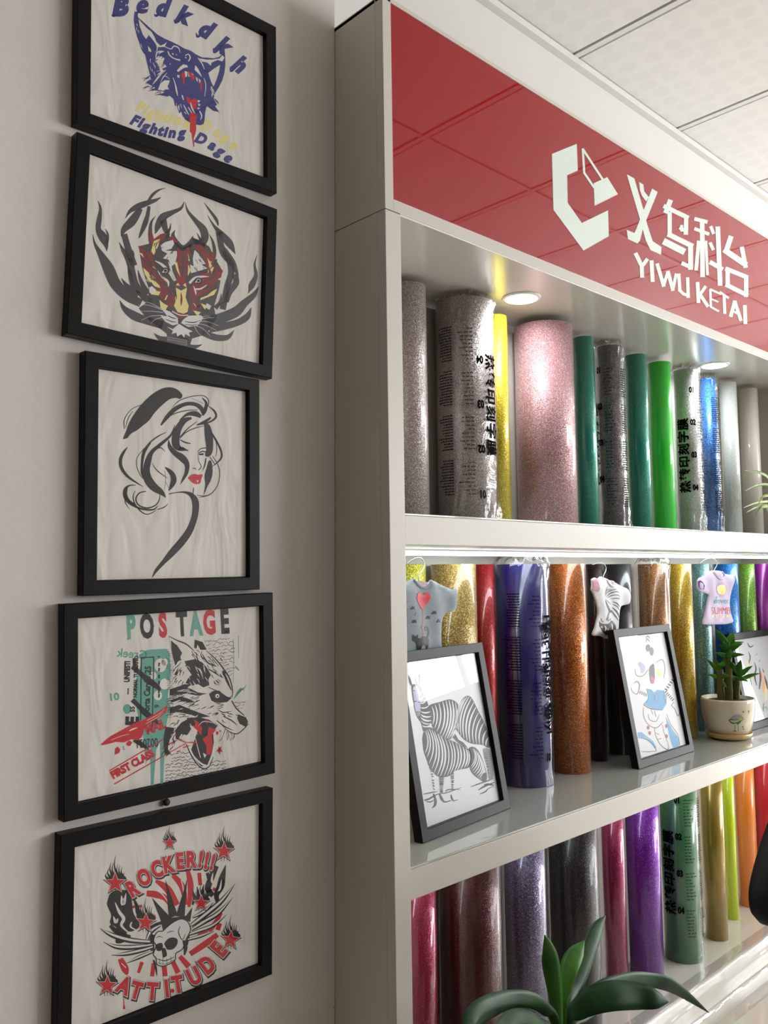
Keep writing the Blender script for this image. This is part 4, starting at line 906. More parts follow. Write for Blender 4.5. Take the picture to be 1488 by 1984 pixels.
def art_rocker(A):
    for s in '''640,570,26 740,640,66 830,780,44|560,680,50 640,690,60 720,720,50 770,800,16|790,520,40 870,620,56 905,780,30|920,480,36 945,620,54 930,800,26|1020,500,34 1030,610,34|1215,850,24 1120,990,46 1010,1050,30|1180,1040,44 1060,1130,54 940,1210,46|330,1250,46 372,1340,66 390,1390,20|520,1280,34 488,1375,26|622,1290,36 608,1405,36|712,1300,44 722,1405,44|790,1280,40 836,1375,48|850,1230,40 930,1320,54|430,800,24 520,790,24|1140,640,30 1165,650,30|1200,940,40 1180,1000,40|640,880,30 560,900,40'''.split('|'):
        A.line('r', 0, P(s))
    for s in ('600,640,6 690,680,10 770,790,4', '850,520,5 880,640,10 880,760,4', '1100,1010,4 1060,1090,8', '340,1290,6 380,1330,8', '760,560,8 800,640,5'): A.line('w', 1, P(s))
    A.poly('k', 1, P('230,700 270,660 330,650 400,660 430,740 445,850 500,960 440,1010 390,1020 370,1100 290,1110 300,990 240,940 250,870 212,770'), True)
    for s in ('340,700,6 352,770,40 372,720,20 378,680,4', '285,760,6 320,840,26 360,900,30 340,960,22 400,1020,10', '270,880,6 290,930,30 310,900,8', '430,930,10 420,970,14 470,1000,8 500,1000,3'): A.line('w', 2, P(s))
    for s in ('1170,440,44 1120,560,54 1095,640,54 1140,700,44', '1252,430,4 1222,540,54 1205,620,64 1170,700,44 1195,790,30', '1090,500,30 1110,560,40', '1120,640,30 1060,760,30'): A.line('k', 1, P(s))
    for s in ('470,760,6 480,840,34 520,900,40', '440,700,4 470,780,30 500,860,30', '1000,620,4 1010,700,30 990,760,30', '960,640,4 975,720,24 960,780,20', '1060,600,4 1050,680,30 1090,740,30', '560,1000,30 640,960,40 700,930,20', '240,960,30 330,1040,50 420,1060,30', '620,1040,30 600,1110,50 620,1200,30', '930,960,40 920,1040,40 900,1130,40'): A.line('k', 1, P(s))
    for s in ('1140,500,4 1130,570,22 1150,600,4', '1215,560,4 1200,640,18 1180,660,3'): A.line('w', 2, P(s))
    def feather(*p):
        A.line('k', 2, [(x, y, w) for x, y, w in p]); A.line('s', 3, [(x, y-4, w*0.42) for x, y, w in p])
    feather((155,985,4),(260,1045,44),(420,1090,50),(590,1105,34)); feather((185,1105,4),(300,1148,40),(450,1150,44),(610,1130,24)); feather((255,1220,4),(380,1208,38),(520,1178,38),(615,1150,24)); feather((385,1290,4),(490,1240,34),(612,1190,26))
    feather((1332,595,4),(1220,740,42),(1080,860,50),(950,960,34)); feather((1312,715,4),(1190,850,40),(1060,930,44),(950,1000,24)); feather((1258,865,4),(1140,960,36),(1010,1010,38),(930,1040,24)); feather((1150,1010,4),(1040,1050,32),(920,1085,26))
    feather((560,1090,20),(600,1010,44),(680,960,20)); feather((1140,760,10),(1060,840,36),(960,890,20))
    for s in ('605,715 770,890 705,1012 680,905', '724,555 832,870 755,900', '915,548 892,885 815,880', '700,1012 760,895 905,875 945,930 860,902 780,948', '900,880 960,800 940,930'): A.poly('k', 3, P(s))
    sk = P('700,1010 780,940 860,903 920,930 942,1000 905,1080 872,1165 815,1205 805,1265 720,1312 652,1302 642,1245 618,1212 642,1140 620,1090 650,1020')
    A.poly('s', 4, sk, True); A.line('k', 5, [(x, y, 9) for x, y in sk+sk[:1]])
    A.poly('k', 5, P('712,1122 760,1068 822,1074 828,1120 792,1166 735,1168'), True); A.poly('k', 5, P('638,1130 690,1112 702,1150 680,1182 645,1176'), True); A.poly('k', 5, P('690,1172 720,1158 737,1220 700,1238'), True)
    for s in ('852,968,5 838,1020,9 870,1085,7 898,1035,4', '735,1030,3 765,1012,8 800,1010,3', '640,1070,3 670,1055,7 705,1068,3', '650,1250,5 720,1268,8 800,1235,5', '655,1285,4 720,1298,5 800,1260,4', '700,1240,4 702,1300,4', '735,1250,4 738,1300,4', '770,1230,4 774,1285,4', '672,1250,4 674,1296,4', '880,1090,20 900,1150,36 890,1220,10', '620,1260,14 640,1330,20 650,1400,4'): A.line('k', 5, P(s))
    for x, y, r_, t in ((285,590,92,0.0), (760,240,58,0.0), (1235,312,84,0.05), (1035,765,72,0.05), (550,935,84,0.1), (1293,1085,82,0.1), (215,1485,88,0.05)): star(A, x, y, r_, t)
    def word(L, size, sx):
        for ch, x, y, a in L:
            ra = math.radians(a); bx, by = x-0.36*size*math.sin(ra)*-1*-1, y+0.36*size*math.cos(ra)
            bx = x-0.36*size*math.sin(ra)
            A.text('k', 7, ch, bx+5, by+9, size*1.03, a, 0.115, 'CENTER', sx); A.text('w', 8, ch, bx, by, size, a, 0.085, 'CENTER', sx); A.text('r', 9, ch, bx, by, size, a, 0.055, 'CENTER', sx)
    word((('R',430,635,-30), ('O',535,535,-18), ('C',648,462,-14), ('K',745,425,-10), ('E',850,392,-5), ('R',945,380,0), ('!',1032,378,8), ('!',1084,390,10), ('!',1138,402,14)), 190, 0.72)
    word((('A',365,1480,24), ('T',470,1522,16), ('T',610,1530,4), ('I',735,1505,-6), ('T',830,1470,-10), ('U',972,1398,-26), ('D',1085,1300,-38), ('E',1185,1165,-50)), 200, 0.76)
    A.line('r', 6, P('360,1600,6 362,1650,8 365,1690,20')); A.poly('r', 8, circ(785, 1530, 18))

for k, fn_art in ((1, art_wolf), (2, art_tiger), (3, art_woman), (4, art_postage), (5, art_rocker)):
    A = Art(hom(HM[k])); fn_art(A); A.build(sheets[k-1], 0.0096)
# ------------------------------------------------------------------ framed pictures leaning on the middle shelf
def lean_matrix(B0, B1, H, lean):
    B0, B1 = Vector(B0), Vector(B1); u = (B1-B0).normalized(); back = Vector((-u.y, u.x, 0))
    v = Vector((0, 0, 1))*math.cos(lean)+back*math.sin(lean); n = u.cross(v)
    o = (B0+B1)/2 + v*H/2 - n*0.019
    return Matrix(((u.x, v.x, n.x, o.x), (u.y, v.y, n.y, o.y), (u.z, v.z, n.z, o.z), (0, 0, 0, 1)))

M['white_sheet'] = mat('white_film_sheet', srgb(206, 206, 209), 0.35, noise=0.02, bump=0.1, bscale=12)
INK['w2'] = M['white_sheet']; INK_NAME['w2'] = 'blank_print'

def ribs(A, c, layer, top, bot, n, w, bend=0.0, t0=0.0, t1=1.0):
    """n curved stripes joining two border curves"""
    T, B = catmull(top, 12), catmull(bot, 12)
    pick = lambda C, t: C[min(len(C)-1, int(t*(len(C)-1)+0.5))]
    for i in range(n):
        t = t0+(t1-t0)*(i+0.5)/n; a, b = pick(T, t), pick(B, t)
        dx, dy = b[0]-a[0], b[1]-a[1]; mx, my = (a[0]+b[0])/2-dy*bend, (a[1]+b[1])/2+dx*bend
        ww = w*(0.75+0.5*((i*29) % 7)/7)
        A.line(c, layer, [(a[0], a[1], ww*0.35), ((a[0]+mx)/2-dy*bend*0.25, (a[1]+my)/2+dx*bend*0.25, ww), (mx, my, ww*1.1), ((b[0]+mx)/2-dy*bend*0.25, (b[1]+my)/2+dx*bend*0.25, ww), (b[0], b[1], ww*0.3)], sub=4)

def art_zebra(A):
    K = lambda s, l=1, c='k': A.poly(c, l, P(s), True)
    def white(top, bot, n, w, bend, l): ribs(A, 'w2', l, P(top), P(bot), n, w, bend, 0.02, 0.98)
    # zebra looking at the viewer, rump to the right
    for s in ('28,340 48,372 66,430 50,438 34,400', '84,350 100,370 122,430 98,432', '122,342 142,336 152,372 142,430 124,420'): K(s)
    K('225,640 330,600 430,574 500,610 520,680 485,820 445,945 400,955 330,915 262,845 245,760')
    white('240,650 330,606 420,580 505,620 515,690', '255,800 310,890 380,945 430,945 480,830', 11, 13, -0.10, 2)
    K('520,690 540,590 590,540 640,562 700,680 760,800 822,985 800,1040 740,1012 640,1000 560,958 500,880 480,830', 1)
    white('545,590 590,546 640,570 700,690 760,810 815,985', '490,820 510,890 570,955 650,995 720,1005 795,1030', 12, 12, 0.10, 2)
    K('58,450 95,428 142,440 192,550 240,680 256,780 222,832 176,882 150,800 108,732 74,600', 3)
    white('150,450 195,560 240,690 250,790 215,840', '120,520 138,600 148,690 150,760 165,850', 9, 11, -0.15, 4)
    A.poly('l', 4, P('72,480 100,450 130,480 142,580 146,690 130,725 108,715 92,640'), True)
    ribs(A, 'k', 5, P('68,480 80,590'), P('100,490 112,590'), 6, 7, 0.15); ribs(A, 'k', 5, P('108,480 118,600'), P('140,480 146,610'), 6, 7, -0.15)
    K('100,690 142,690 140,728 112,734', 5, 'n')
    # striped zebra in front, grazing
    K('165,960 178,885 215,845 262,852 330,915 420,960 480,985 560,1030 622,1060 640,1120 620,1222 540,1246 480,1262 440,1302 370,1322 310,1312 250,1252 210,1160 175,1060', 6)
    white('185,890 225,856 290,890 380,945 470,985 560,1035 615,1065', '180,1060 225,1180 290,1290 370,1312 450,1285 540,1240 612,1215', 15, 12, -0.12, 7)
    K('606,1060 650,1030 702,1068 748,1170 784,1298 772,1362 730,1352 652,1292 620,1225', 6)
    white('640,1040 690,1070 735,1160 765,1250', '625,1210 650,1275 700,1325 735,1345', 9, 10, -0.18, 7)
    K('735,1300 772,1280 784,1330 768,1364 732,1354', 8)
    K('745,1055 800,1050 832,1150 845,1312 822,1346 798,1330 788,1230 758,1130', 6, 'n')
    ribs(A, 'k', 7, P('750,1070 770,1160 792,1290'), P('786,1080 798,1160 804,1280'), 9, 9, 0.2)
    # legs
    for a, b, n in (('180,1080 218,1190 248,1300 270,1430', '206,1090 244,1200 270,1300 288,1450', 15), ('320,1300 326,1380 334,1465', '380,1300 370,1380 362,1465', 12), ('428,1290 440,1360 446,1445', '470,1280 468,1360 460,1445', 10)):
        ribs(A, 'k', 7, P(a), P(b), n, 11, 0.15)
    A.poly('k', 6, P('455,940 480,905 510,960 560,990 600,1040 560,1030 500,985'))
    for s in ('175,1485,8 250,1470,12 310,1460,5', '180,1545,10 230,1530,18 280,1500,12 330,1480,8 400,1470,10 540,1420,4', '270,1480,14 290,1540,26 285,1590,22 258,1618,6', '330,1480,14 350,1530,26 380,1560,14 440,1545,8', '440,1490,10 450,1530,18 470,1555,6', '470,1545,8 510,1540,4', '385,1460,8 420,1440,12 530,1440,3',
              '628,1415,6 700,1388,12 780,1360,14 850,1335,5', '700,1448,6 760,1410,18 860,1370,6', '715,1485,6 770,1460,14 800,1430,8 850,1410,5', '760,1400,20 800,1390,20 850,1400,8', '200,1555,8 240,1560,12 280,1540,6'): A.line('k', 3, P(s))

def art_sport(A):
    # loose sporty colour shapes: a jersey, two boots, striped ribbons
    A.poly('a', 1, P('478,890 545,905 575,940 620,905 700,915 740,960 735,1085 690,1160 560,1150 440,1095 500,1020'))
    A.line('k', 2, P('440,1100,8 540,1150,12 690,1165,8')); A.line('k', 2, P('478,890,4 500,1020,5 440,1095,5')); A.line('k', 2, P('700,915,4 705,1000,5 735,1085,5'))
    for x in (562, 610): A.line('n', 2, [(x+20*math.cos(t), 1010+44*math.sin(t), 5) for t in [i*0.52 for i in range(14)]])
    A.poly('a', 1, P('365,1450 420,1450 480,1500 560,1560 605,1640 600,1680 540,1600 460,1530 370,1510'))
    A.line('c', 2, P('450,1505,16 490,1530,22 510,1545,10')); A.line('k', 2, P('365,1520,6 470,1540,8 560,1600,8 608,1690,8')); A.line('k', 2, P('410,1695,6 500,1700,8 605,1690,6'))
    A.poly('a', 1, P('725,1260 770,1340 830,1440 880,1510 895,1620 840,1660 800,1600 760,1450'), True)
    A.line('c', 2, P('785,1400,10 820,1460,18 860,1490,8')); A.line('k', 2, P('735,1215,5 790,1350,6 880,1480,6 905,1620,5'))
    for x0, y0, x1, y1 in ((390, 935, 490, 980), (720, 930, 830, 1050), (725, 910, 850, 730)):
        A.line('w2', 3, [(x0, y0, 44), (x1, y1, 44)])
        for k in range(6):
            t0, t1 = k/6, (k+0.5)/6; A.line('k', 4, [(x0+(x1-x0)*t0, y0+(y1-y0)*t0, 40), (x0+(x1-x0)*t1, y0+(y1-y0)*t1, 40)])
    A.poly('g', 1, P('510,650 530,600 572,575 585,680 582,780 560,830 530,810 515,730'), True); A.poly('d', 2, P('528,760 552,735 580,770 572,825 545,822'), True)
    A.poly('n', 1, circ(498, 370, 32, 48)); A.poly('n', 1, circ(545, 415, 28, 55))
    for s in ('470,300,4 490,255,8 520,290,4', '470,260,4 495,215,8 525,255,4', '440,1130,5 440,1230,7 490,1340,6 600,1395,7 690,1320,5', '500,1220,5 520,1290,6 600,1310,6 640,1230,4', '540,1160,5 560,1220,6', '580,1170,5 600,1250,6', '580,1390,5 600,1500,6 660,1610,7 740,1670,8 760,1620,5 700,1440,5 680,1350,4',
              '600,1460,4 640,1480,6', '620,1540,4 670,1530,6', '320,820,5 360,800,8 390,850,8 360,960,6 300,930,5 280,880,4', '830,1060,5 800,1110,6 840,1150,6 880,1240,7 910,1180,5', '600,560,4 680,520,6 715,620,6 700,760,4', '330,640,4 350,720,6 430,730,6 500,650,5'): A.line('g', 1, [(x, y, w*1.5) for x, y, w in P(s)])
    for x, y in ((500, 1390), (520, 1460), (735, 1370), (735, 1500)): A.poly('m', 2, circ(x, y, 18, 26))
    A.poly('y', 1, P('600,610 650,640 680,700 660,750 610,730')); A.line('l', 1, P('380,560,40 430,620,70 420,690,30'))

def art_horse(A):
    for s in ('860,370,10 900,430,20 950,400,8', '870,500,6 900,580,18 880,680,10', '960,660,6 990,760,22 970,880,26 1000,1020,10', '1040,740,8 1060,900,30 1040,1080,12', '980,560,5 1010,530,8', '1030,660,8 1060,620,4', '820,900,16 850,1000,60 880,1030,10', '900,900,6 930,1060,12 950,1140,4', '1120,870,10 1150,980,26 1170,1080,10', '1090,760,8 1110,820,16'): A.line('k', 1, P(s))
    for s in ('1080,830,20 1100,960,40 1110,1120,30',): A.line('o', 1, P(s))
    for s in ('1110,960,14 1140,1080,30 1140,1260,14', '850,640,10 870,720,18'): A.line('y', 1, P(s))
    for s in ('1060,1470,6 1040,1420,12 1015,1450,12 1030,1475,10 1055,1420,10 1060,1380,8', '1110,1290,10 1100,1380,14 1110,1420,10', '1115,1370,8 1150,1350,10 1160,1410,8', '1190,1360,8 1185,1400,10'): A.line('e', 1, P(s))

SF = [('black frame with a zebra print leaning beside the cabinet edge', (.1426,.0736,Z2), (.4387,.1056,Z2), .2975, .345, .18, art_zebra, [[0.330394, -0.053321, -0.098023], [-0.048975, -0.190464, 0.1953], [-0.143024, 0.045237, 1.0]]),
      ('black frame with a blue jersey and boots print leaning on the middle shelf', (.9308,.0944,Z2), (1.2283,.0992,Z2), .2975, .345, .172, art_sport, [[0.387807, -0.074452, -0.143062], [-0.040544, -0.189569, 0.20054], [-0.117312, 0.039734, 1.0]]),
      ('black frame with colourful brush strokes half hidden by the potted bamboo', (1.605,.113,Z2), (1.956,.112,Z2), .351, .295, .17, art_horse, [[0.431184, -0.092271, -0.375732], [-0.039194, -0.181516, 0.203555], [-0.105356, 0.036204, 1.0]])]
for lb, B0, B1, W, H, lean, fa, HH in SF:
    t, p = picture(lb, W, H, lean_matrix((B0[0], B0[1], Z2+0.0008), (B1[0], B1[1], Z2+0.0008), H, lean), group='framed prints leaning on the shelf', paper=M['white_sheet'])
    A = Art(hom(HH)); fa(A); A.build(p, 0.0096)

# ------------------------------------------------------------------ miniature t-shirts on wire hooks
from mathutils.geometry import delaunay_2d_cdt
def seg_dist(p, a, b):
    dx, dy = b[0]-a[0], b[1]-a[1]; L = dx*dx+dy*dy
    t = max(0, min(1, ((p[0]-a[0])*dx+(p[1]-a[1])*dy)/L)) if L > 0 else 0
    return math.hypot(p[0]-a[0]-t*dx, p[1]-a[1]-t*dy)
def inside(p, poly):
    c = False; n = len(poly)
    for i in range(n):
        a, b = poly[i], poly[(i+1) % n]
        if (a[1] > p[1]) != (b[1] > p[1]) and p[0] < (b[0]-a[0])*(p[1]-a[1])/(b[1]-a[1])+a[0]: c = not c
    return c

def shirt(label, H, Y, outline, hook, fabric, collar, openings, art, bulge=0.008):
    fn = hom(H)
    o2 = catmull(outline+outline[:1], 4)[:-1]
    pl = [fn(x, y) for x, y in o2]
    cx = sum(p[0] for p in pl)/len(pl); zt = max(p[1] for p in pl)
    root = empty('miniature_tshirt', (cx, Y, zt), label=label, cat='t-shirt', group='miniature t-shirts on wire hooks')
    pl = [(x-cx, z-zt) for x, z in pl]
    def depth(x, z):
        d = min(seg_dist((x, z), pl[i], pl[(i+1) % len(pl)]) for i in range(len(pl)))
        return -bulge*math.sqrt(min(1, d/0.022)) - 0.0016*math.sin(x*95+z*30)*min(1, d/0.012) - 0.0012*math.sin(x*40-z*110)*min(1, d/0.012)
    st = 0.0065; x0, x1 = min(p[0] for p in pl), max(p[0] for p in pl); z0 = min(p[1] for p in pl)
    pts = list(pl)
    z = z0+st/2
    while z < 0:
        x = x0+st/2
        while x < x1:
            if inside((x, z), pl) and min(seg_dist((x, z), pl[i], pl[(i+1) % len(pl)]) for i in range(len(pl))) > st*0.45: pts.append((x, z))
            x += st
        z += st
    n = len(pl)
    r = delaunay_2d_cdt([Vector(p) for p in pts], [(i, (i+1) % n) for i in range(n)], [list(range(n))], 1, 1e-6)
    vv, ff = r[0], r[2]
    fr = [(p.x, depth(p.x, p.y), p.y) for p in vv]
    k = len(fr); bk = [(p.x, 0.002+0.0 if True else 0, p.y) for p in vv]
    faces = [tuple(f) for f in ff] + [tuple(i+k for i in reversed(f)) for f in ff]
    # join the rims
    e = {}
    for f in ff:
        for i in range(len(f)):
            a, b = f[i], f[(i+1) % len(f)]; e[(a, b)] = e.get((a, b), 0)+1
    for (a, b) in e:
        if (b, a) not in e: faces.append((b, a, a+k, b+k))
    mesh_obj('shirt_body', fr+bk, faces, fabric, root, True)
    loc = lambda x, y: (fn(x, y)[0]-cx, fn(x, y)[1]-zt)
    on = lambda x, y, off: (lambda q: (q[0], depth(*q)-off, q[1]))(loc(x, y))
    tube('collar', [on(x, y, 0.0005) for x, y in catmull(collar, 5)], 0.0028, fabric, root, 8)
    for nm, mt, ring in openings:
        q = [loc(x, y) for x, y in ring]; t = tessellate_polygon([[Vector((a, b, 0)) for a, b in q]])
        mesh_obj(nm, [(a, depth(a, b)-0.0012, b) for a, b in q], [tuple(f) for f in t], mt, root)
    tube('wire_hook', [(lambda q: (q[0], -0.001+(0.012 if i == 0 else 0.004 if i == 1 else 0), q[1]))(loc(x, y)) for i, (x, y) in enumerate(hook)] if len(hook) > 20 else
         [(q[0]-cx, -0.002+0.018*max(0, 1-i/10), q[1]-zt) for i, q in enumerate([fn(x, y) for x, y in catmull(hook, 5)])], 0.0011, M['wire'], root, 8)
    A = Art(lambda x, y: loc(x, y)); art(A)
    for c, F in A.inks.items():
        # split long shapes so that they follow the cloth
        bm = bmesh.new(); bv = [bm.verts.new((x, y, l)) for x, y, l in F.v]
        for f in F.f:
            try: bm.faces.new([bv[i] for i in f])
            except ValueError: pass
        for _ in range(3):
            ed = [q for q in bm.edges if q.calc_length() > 0.008]
            if not ed: break
            bmesh.ops.subdivide_edges(bm, edges=ed, cuts=1); bmesh.ops.triangulate(bm, faces=bm.faces[:])
        vv2 = [(v.co.x, depth(v.co.x, v.co.y)-0.0007-v.co.z*2, v.co.y) for v in bm.verts]; bm.verts.index_update()
        ff2 = [tuple(v.index for v in f.verts) for f in bm.faces]; bm.free()
        mesh_obj(INK_NAME[c], vv2, ff2, INK[c], root)
    return root

FAB = {'grey': mat('heather_grey_jersey', srgb(150, 160, 166), 0.85, noise=0.18, nscale=260, bump=0.25, bscale=900, sheen=0.3),
       'white': mat('white_jersey', srgb(232, 234, 235), 0.85, noise=0.02, bump=0.25, bscale=900, sheen=0.3),
       'lilac': mat('lavender_jersey', srgb(214, 200, 226), 0.85, noise=0.03, bump=0.25, bscale=900, sheen=0.3),
       'pink': mat('pink_lining', srgb(214, 160, 176), 0.9, noise=0.05), 'violet': mat('violet_lining', srgb(96, 60, 140), 0.9, noise=0.08), 'blush': mat('blush_lining', srgb(236, 214, 230), 0.9, noise=0.03)}

def art_cat(A):
    A.poly('r', 2, P('258,965 205,885 178,815 188,748 225,728 268,765 312,728 352,742 367,795 335,880'), True)
    A.line('r', 2, P('258,960,5 262,1200,5 265,1468,6')); A.poly('r', 3, P('238,1208 256,1222 272,1204 270,1236 256,1232 242,1256'))
    A.poly('k', 1, P('120,1332 146,1358 166,1352 186,1330 186,1382 215,1388 262,1355 312,1370 346,1402 336,1490 326,1580 298,1575 300,1502 265,1468 232,1502 222,1585 172,1585 166,1482 150,1442 114,1416'))
    A.line('g', 1, P('330,1372,18 352,1305,18 338,1232,16 312,1222,12 302,1262,10 322,1280,7'))
    for x, y, c in ((108,948,'k'), (160,1035,'n'), (412,1015,'k'), (335,1085,'k'), (122,1140,'k'), (485,1135,'k')):
        A.poly(c, 1, [(x-34, y+18), (x-14, y+2), (x-6, y-28), (x+8, y-10), (x+30, y-22), (x+26, y+6), (x+38, y+28), (x+8, y+18), (x-10, y+26)])

def art_feathers(A):
    for s in ('480,800,4 520,740,16 610,712,6', '470,860,4 560,770,20 690,722,16 730,730,4', '490,900,4 600,810,22 720,772,18 775,810,4', '510,925,4 620,862,18 740,850,16 795,905,4', '590,940,6 700,922,22 795,945,6', '630,1000,10 720,1040,20 805,1125,6', '640,1060,10 730,1110,16 815,1210,4', '640,1130,10 740,1240,26 788,1372,8', '620,1190,16 700,1320,24 762,1432,6', '465,940,6 520,985,10 590,1060,6', '470,975,16 500,1080,34 580,1210,54 625,1235,26', '520,670,10 490,760,12 470,850,4'): A.line('k', 1, P(s))
    A.poly('k', 1, P('360,1430 380,1480 440,1510 520,1500 600,1420 640,1440 700,1530 738,1660 560,1690 505,1765 410,1670 355,1545'))
    for s in ('390,1560,26 405,1600,18', '450,1540,14 470,1600,24 462,1660,20', '505,1600,14 515,1690,26', '600,1500,20 615,1590,26 610,1670,20', '420,1470,10 480,1480,12 560,1430,8'): A.line('s', 2, P(s))
    A.line('k', 1, P('395,1375,8 400,1430,10 440,1460,10')); A.line('k', 1, P('520,1440,10 580,1400,16 610,1370,6'))
    for i in range(6):
        t = i/5; x, y = 552-44*t, 1255+150*t; A.line('k', 3, [(x+17*math.cos(a), y+17*math.sin(a), 9) for a in [q*0.7 for q in range(10)]])

def art_summer(A):
    A.poly('d', 1, circ(778, 960, 118, 140, 28)); A.poly('s', 2, circ(778, 960, 106, 128, 28)); A.poly('u', 3, circ(778, 960, 96, 118, 28))
    for i in range(20):
        a = 2*PI*i/20; A.line('d', 1, [(778+134*math.cos(a), 960+160*math.sin(a), 9), (778+156*math.cos(a), 960+184*math.sin(a), 7)])
    A.text('t', 1, 'orever', 572, 1315, 215, 0, 0.0, 'LEFT', 0.66)
    A.line('t', 1, P('590,1290,12 640,1180,12 650,1130,10 620,1150,8 640,1300,10'))
    A.text('r', 1, 'SUMMER', 536, 1585, 262, 0, -0.01, 'LEFT', 0.52)
    for x in (552, 640, 735, 835, 925): A.poly('u', 1, circ(x, 1642, 24, 30, 8))

shirt('heather grey miniature t-shirt with a red heart balloon and black cat', [[0.178197, -0.001494, 0.200124], [-0.116221, -0.126976, 1.516062], [-0.078861, 0.007273, 1.0]], 0.172,
      P('150,530 185,560 225,618 300,648 360,630 405,548 560,620 700,680 785,690 778,940 705,1003 640,1012 590,1080 565,1200 560,1400 550,1640 290,1650 20,1640 -10,1400 -20,1200 -50,1080 -100,1010 -170,1000 -240,940 -245,690 -160,680 0,600'),
      P('140,318 175,255 235,228 285,265 302,330 280,400 235,460 222,560'), FAB['grey'], P('152,535 190,590 240,645 300,660 355,640 400,555'), [('neck_lining', FAB['blush'], P('180,560 225,618 300,645 355,628 395,560 330,580 250,565'))], art_cat, 0.006)
shirt('white miniature t-shirt with black feather print hanging before black rolls', [[0.143639, -0.001139, 0.856401], [-0.093048, -0.103012, 1.488772], [-0.063125, 0.005822, 1.0]], 0.188,
      P('185,500 260,455 330,478 400,432 500,465 600,515 690,530 740,580 900,660 1020,720 1080,850 1075,970 1040,1050 890,1090 850,1150 820,1350 808,1650 800,1800 560,1840 400,1780 215,1755 260,1600 310,1400 330,1250 310,1050 260,900 210,780 180,730 195,620'),
      P('330,165 400,125 460,150 505,225 495,310 452,400 440,470'), FAB['white'], P('520,500 560,590 620,650 690,650 730,590'), [('sleeve_lining', FAB['pink'], P('200,520 290,482 318,560 325,700 300,780 205,735 222,620')), ('neck_lining', FAB['pink'], P('610,530 660,528 685,570 670,610 630,600'))], art_feathers, 0.005)
shirt('lavender miniature t-shirt with a gold sun and the word SUMMER', [[0.148368, -0.001244, 1.385303], [-0.096766, -0.105721, 1.506064], [-0.06566, 0.006056, 1.0]], 0.172,
      P('210,730 260,660 400,600 520,500 590,465 680,465 800,480 890,540 1040,575 1130,570 1165,620 1170,750 1110,920 1070,1080 1045,1250 1055,1450 1100,1650 1135,1780 960,1840 700,1850 400,1850 345,1800 390,1620 440,1350 480,1150 500,1090 430,1050 300,1010 230,960 205,860'),
      P('395,295 440,200 520,155 620,170 692,250 692,340 640,430 612,490'), FAB['lilac'], P('600,500 650,600 720,670 790,685 860,640 880,570 830,505'), [('sleeve_lining', FAB['violet'], P('212,745 255,720 300,770 330,860 335,950 250,940 218,880')), ('neck_lining', FAB['blush'], P('640,520 760,505 830,560 820,610 760,625 690,590'))], art_summer, 0.006)
# ------------------------------------------------------------------ plants
def leaf_mat(name, a, b, rough=0.3):
    mt, nt, bs = new_mat(name)
    tc = nt.nodes.new('ShaderNodeTexCoord'); n = nt.nodes.new('ShaderNodeTexNoise'); n.inputs['Scale'].default_value = 14; n.inputs['Detail'].default_value = 4
    mp = nt.nodes.new('ShaderNodeMapping'); mp.inputs['Scale'].default_value = (1, 1, 0.4)
    nt.links.new(tc.outputs['Object'], mp.inputs['Vector']); nt.links.new(mp.outputs['Vector'], n.inputs['Vector'])
    rp = nt.nodes.new('ShaderNodeValToRGB'); rp.color_ramp.elements[0].position = 0.35; rp.color_ramp.elements[0].color = a; rp.color_ramp.elements[1].position = 0.7; rp.color_ramp.elements[1].color = b
    nt.links.new(n.outputs['Fac'], rp.inputs['Fac']); nt.links.new(rp.outputs['Color'], bs.inputs['Base Color'])
    bs.inputs['Roughness'].default_value = rough; bs.inputs['Specular IOR Level'].default_value = 0.18
    return mt
M['leaf_dark'] = leaf_mat('dark_strap_leaf', srgb(18, 48, 26), srgb(36, 78, 32), 0.45)
M['leaf_mid'] = leaf_mat('green_strap_leaf', srgb(34, 78, 22), srgb(70, 122, 30), 0.45)
M['leaf_bamboo'] = leaf_mat('bamboo_leaf', srgb(48, 108, 28), srgb(104, 172, 52), 0.5)
M['leaf_spider'] = leaf_mat('spider_leaf', srgb(84, 110, 50), srgb(166, 180, 110), 0.4)
M['stem'] = leaf_mat('bamboo_stem', srgb(74, 78, 38), srgb(118, 112, 62), 0.5)
M['soil'] = mat('dark_soil', srgb(58, 48, 30), 0.95, noise=0.4, nscale=90, bump=1.0, bscale=160)

def blade(name, pts, widths, material, parent, tilt=0.35, fold=0.22, sub=6, origin=Vector((0, 0, 0))):
    """leaf blade along a 3D spine, slightly folded along its midrib"""
    q = catmull([tuple(p)+(w,) for p, w in zip(pts, widths)], sub); n = len(q); v, f = [], []
    for i in range(n):
        p = Vector(q[i][:3]); t = (Vector(q[min(i+1, n-1)][:3])-Vector(q[max(i-1, 0)][:3])).normalized()
        view = (p-CAM_POS).normalized(); side = t.cross(view)
        if side.length < 0.05: side = t.cross(Vector((0, 0, 1)))
        side.normalize(); nrm = side.cross(t).normalized()
        side = (side*math.cos(tilt)+nrm*math.sin(tilt)).normalized(); nrm = side.cross(t).normalized()
        w = max(q[i][3], 0.0004)/2/math.cos(tilt)
        for s in (-1, -0.5, 0, 0.5, 1): v.append(p-origin+side*w*s+nrm*w*fold*(abs(s)-0.5))
    for i in range(n-1):
        for k in range(4): f.append((i*5+k, i*5+k+1, (i+1)*5+k+1, (i+1)*5+k))
    o = mesh_obj(name, v, f, material, parent, True)
    so = o.modifiers.new('thickness', 'SOLIDIFY'); so.thickness = 0.0009; so.offset = 0
    return o

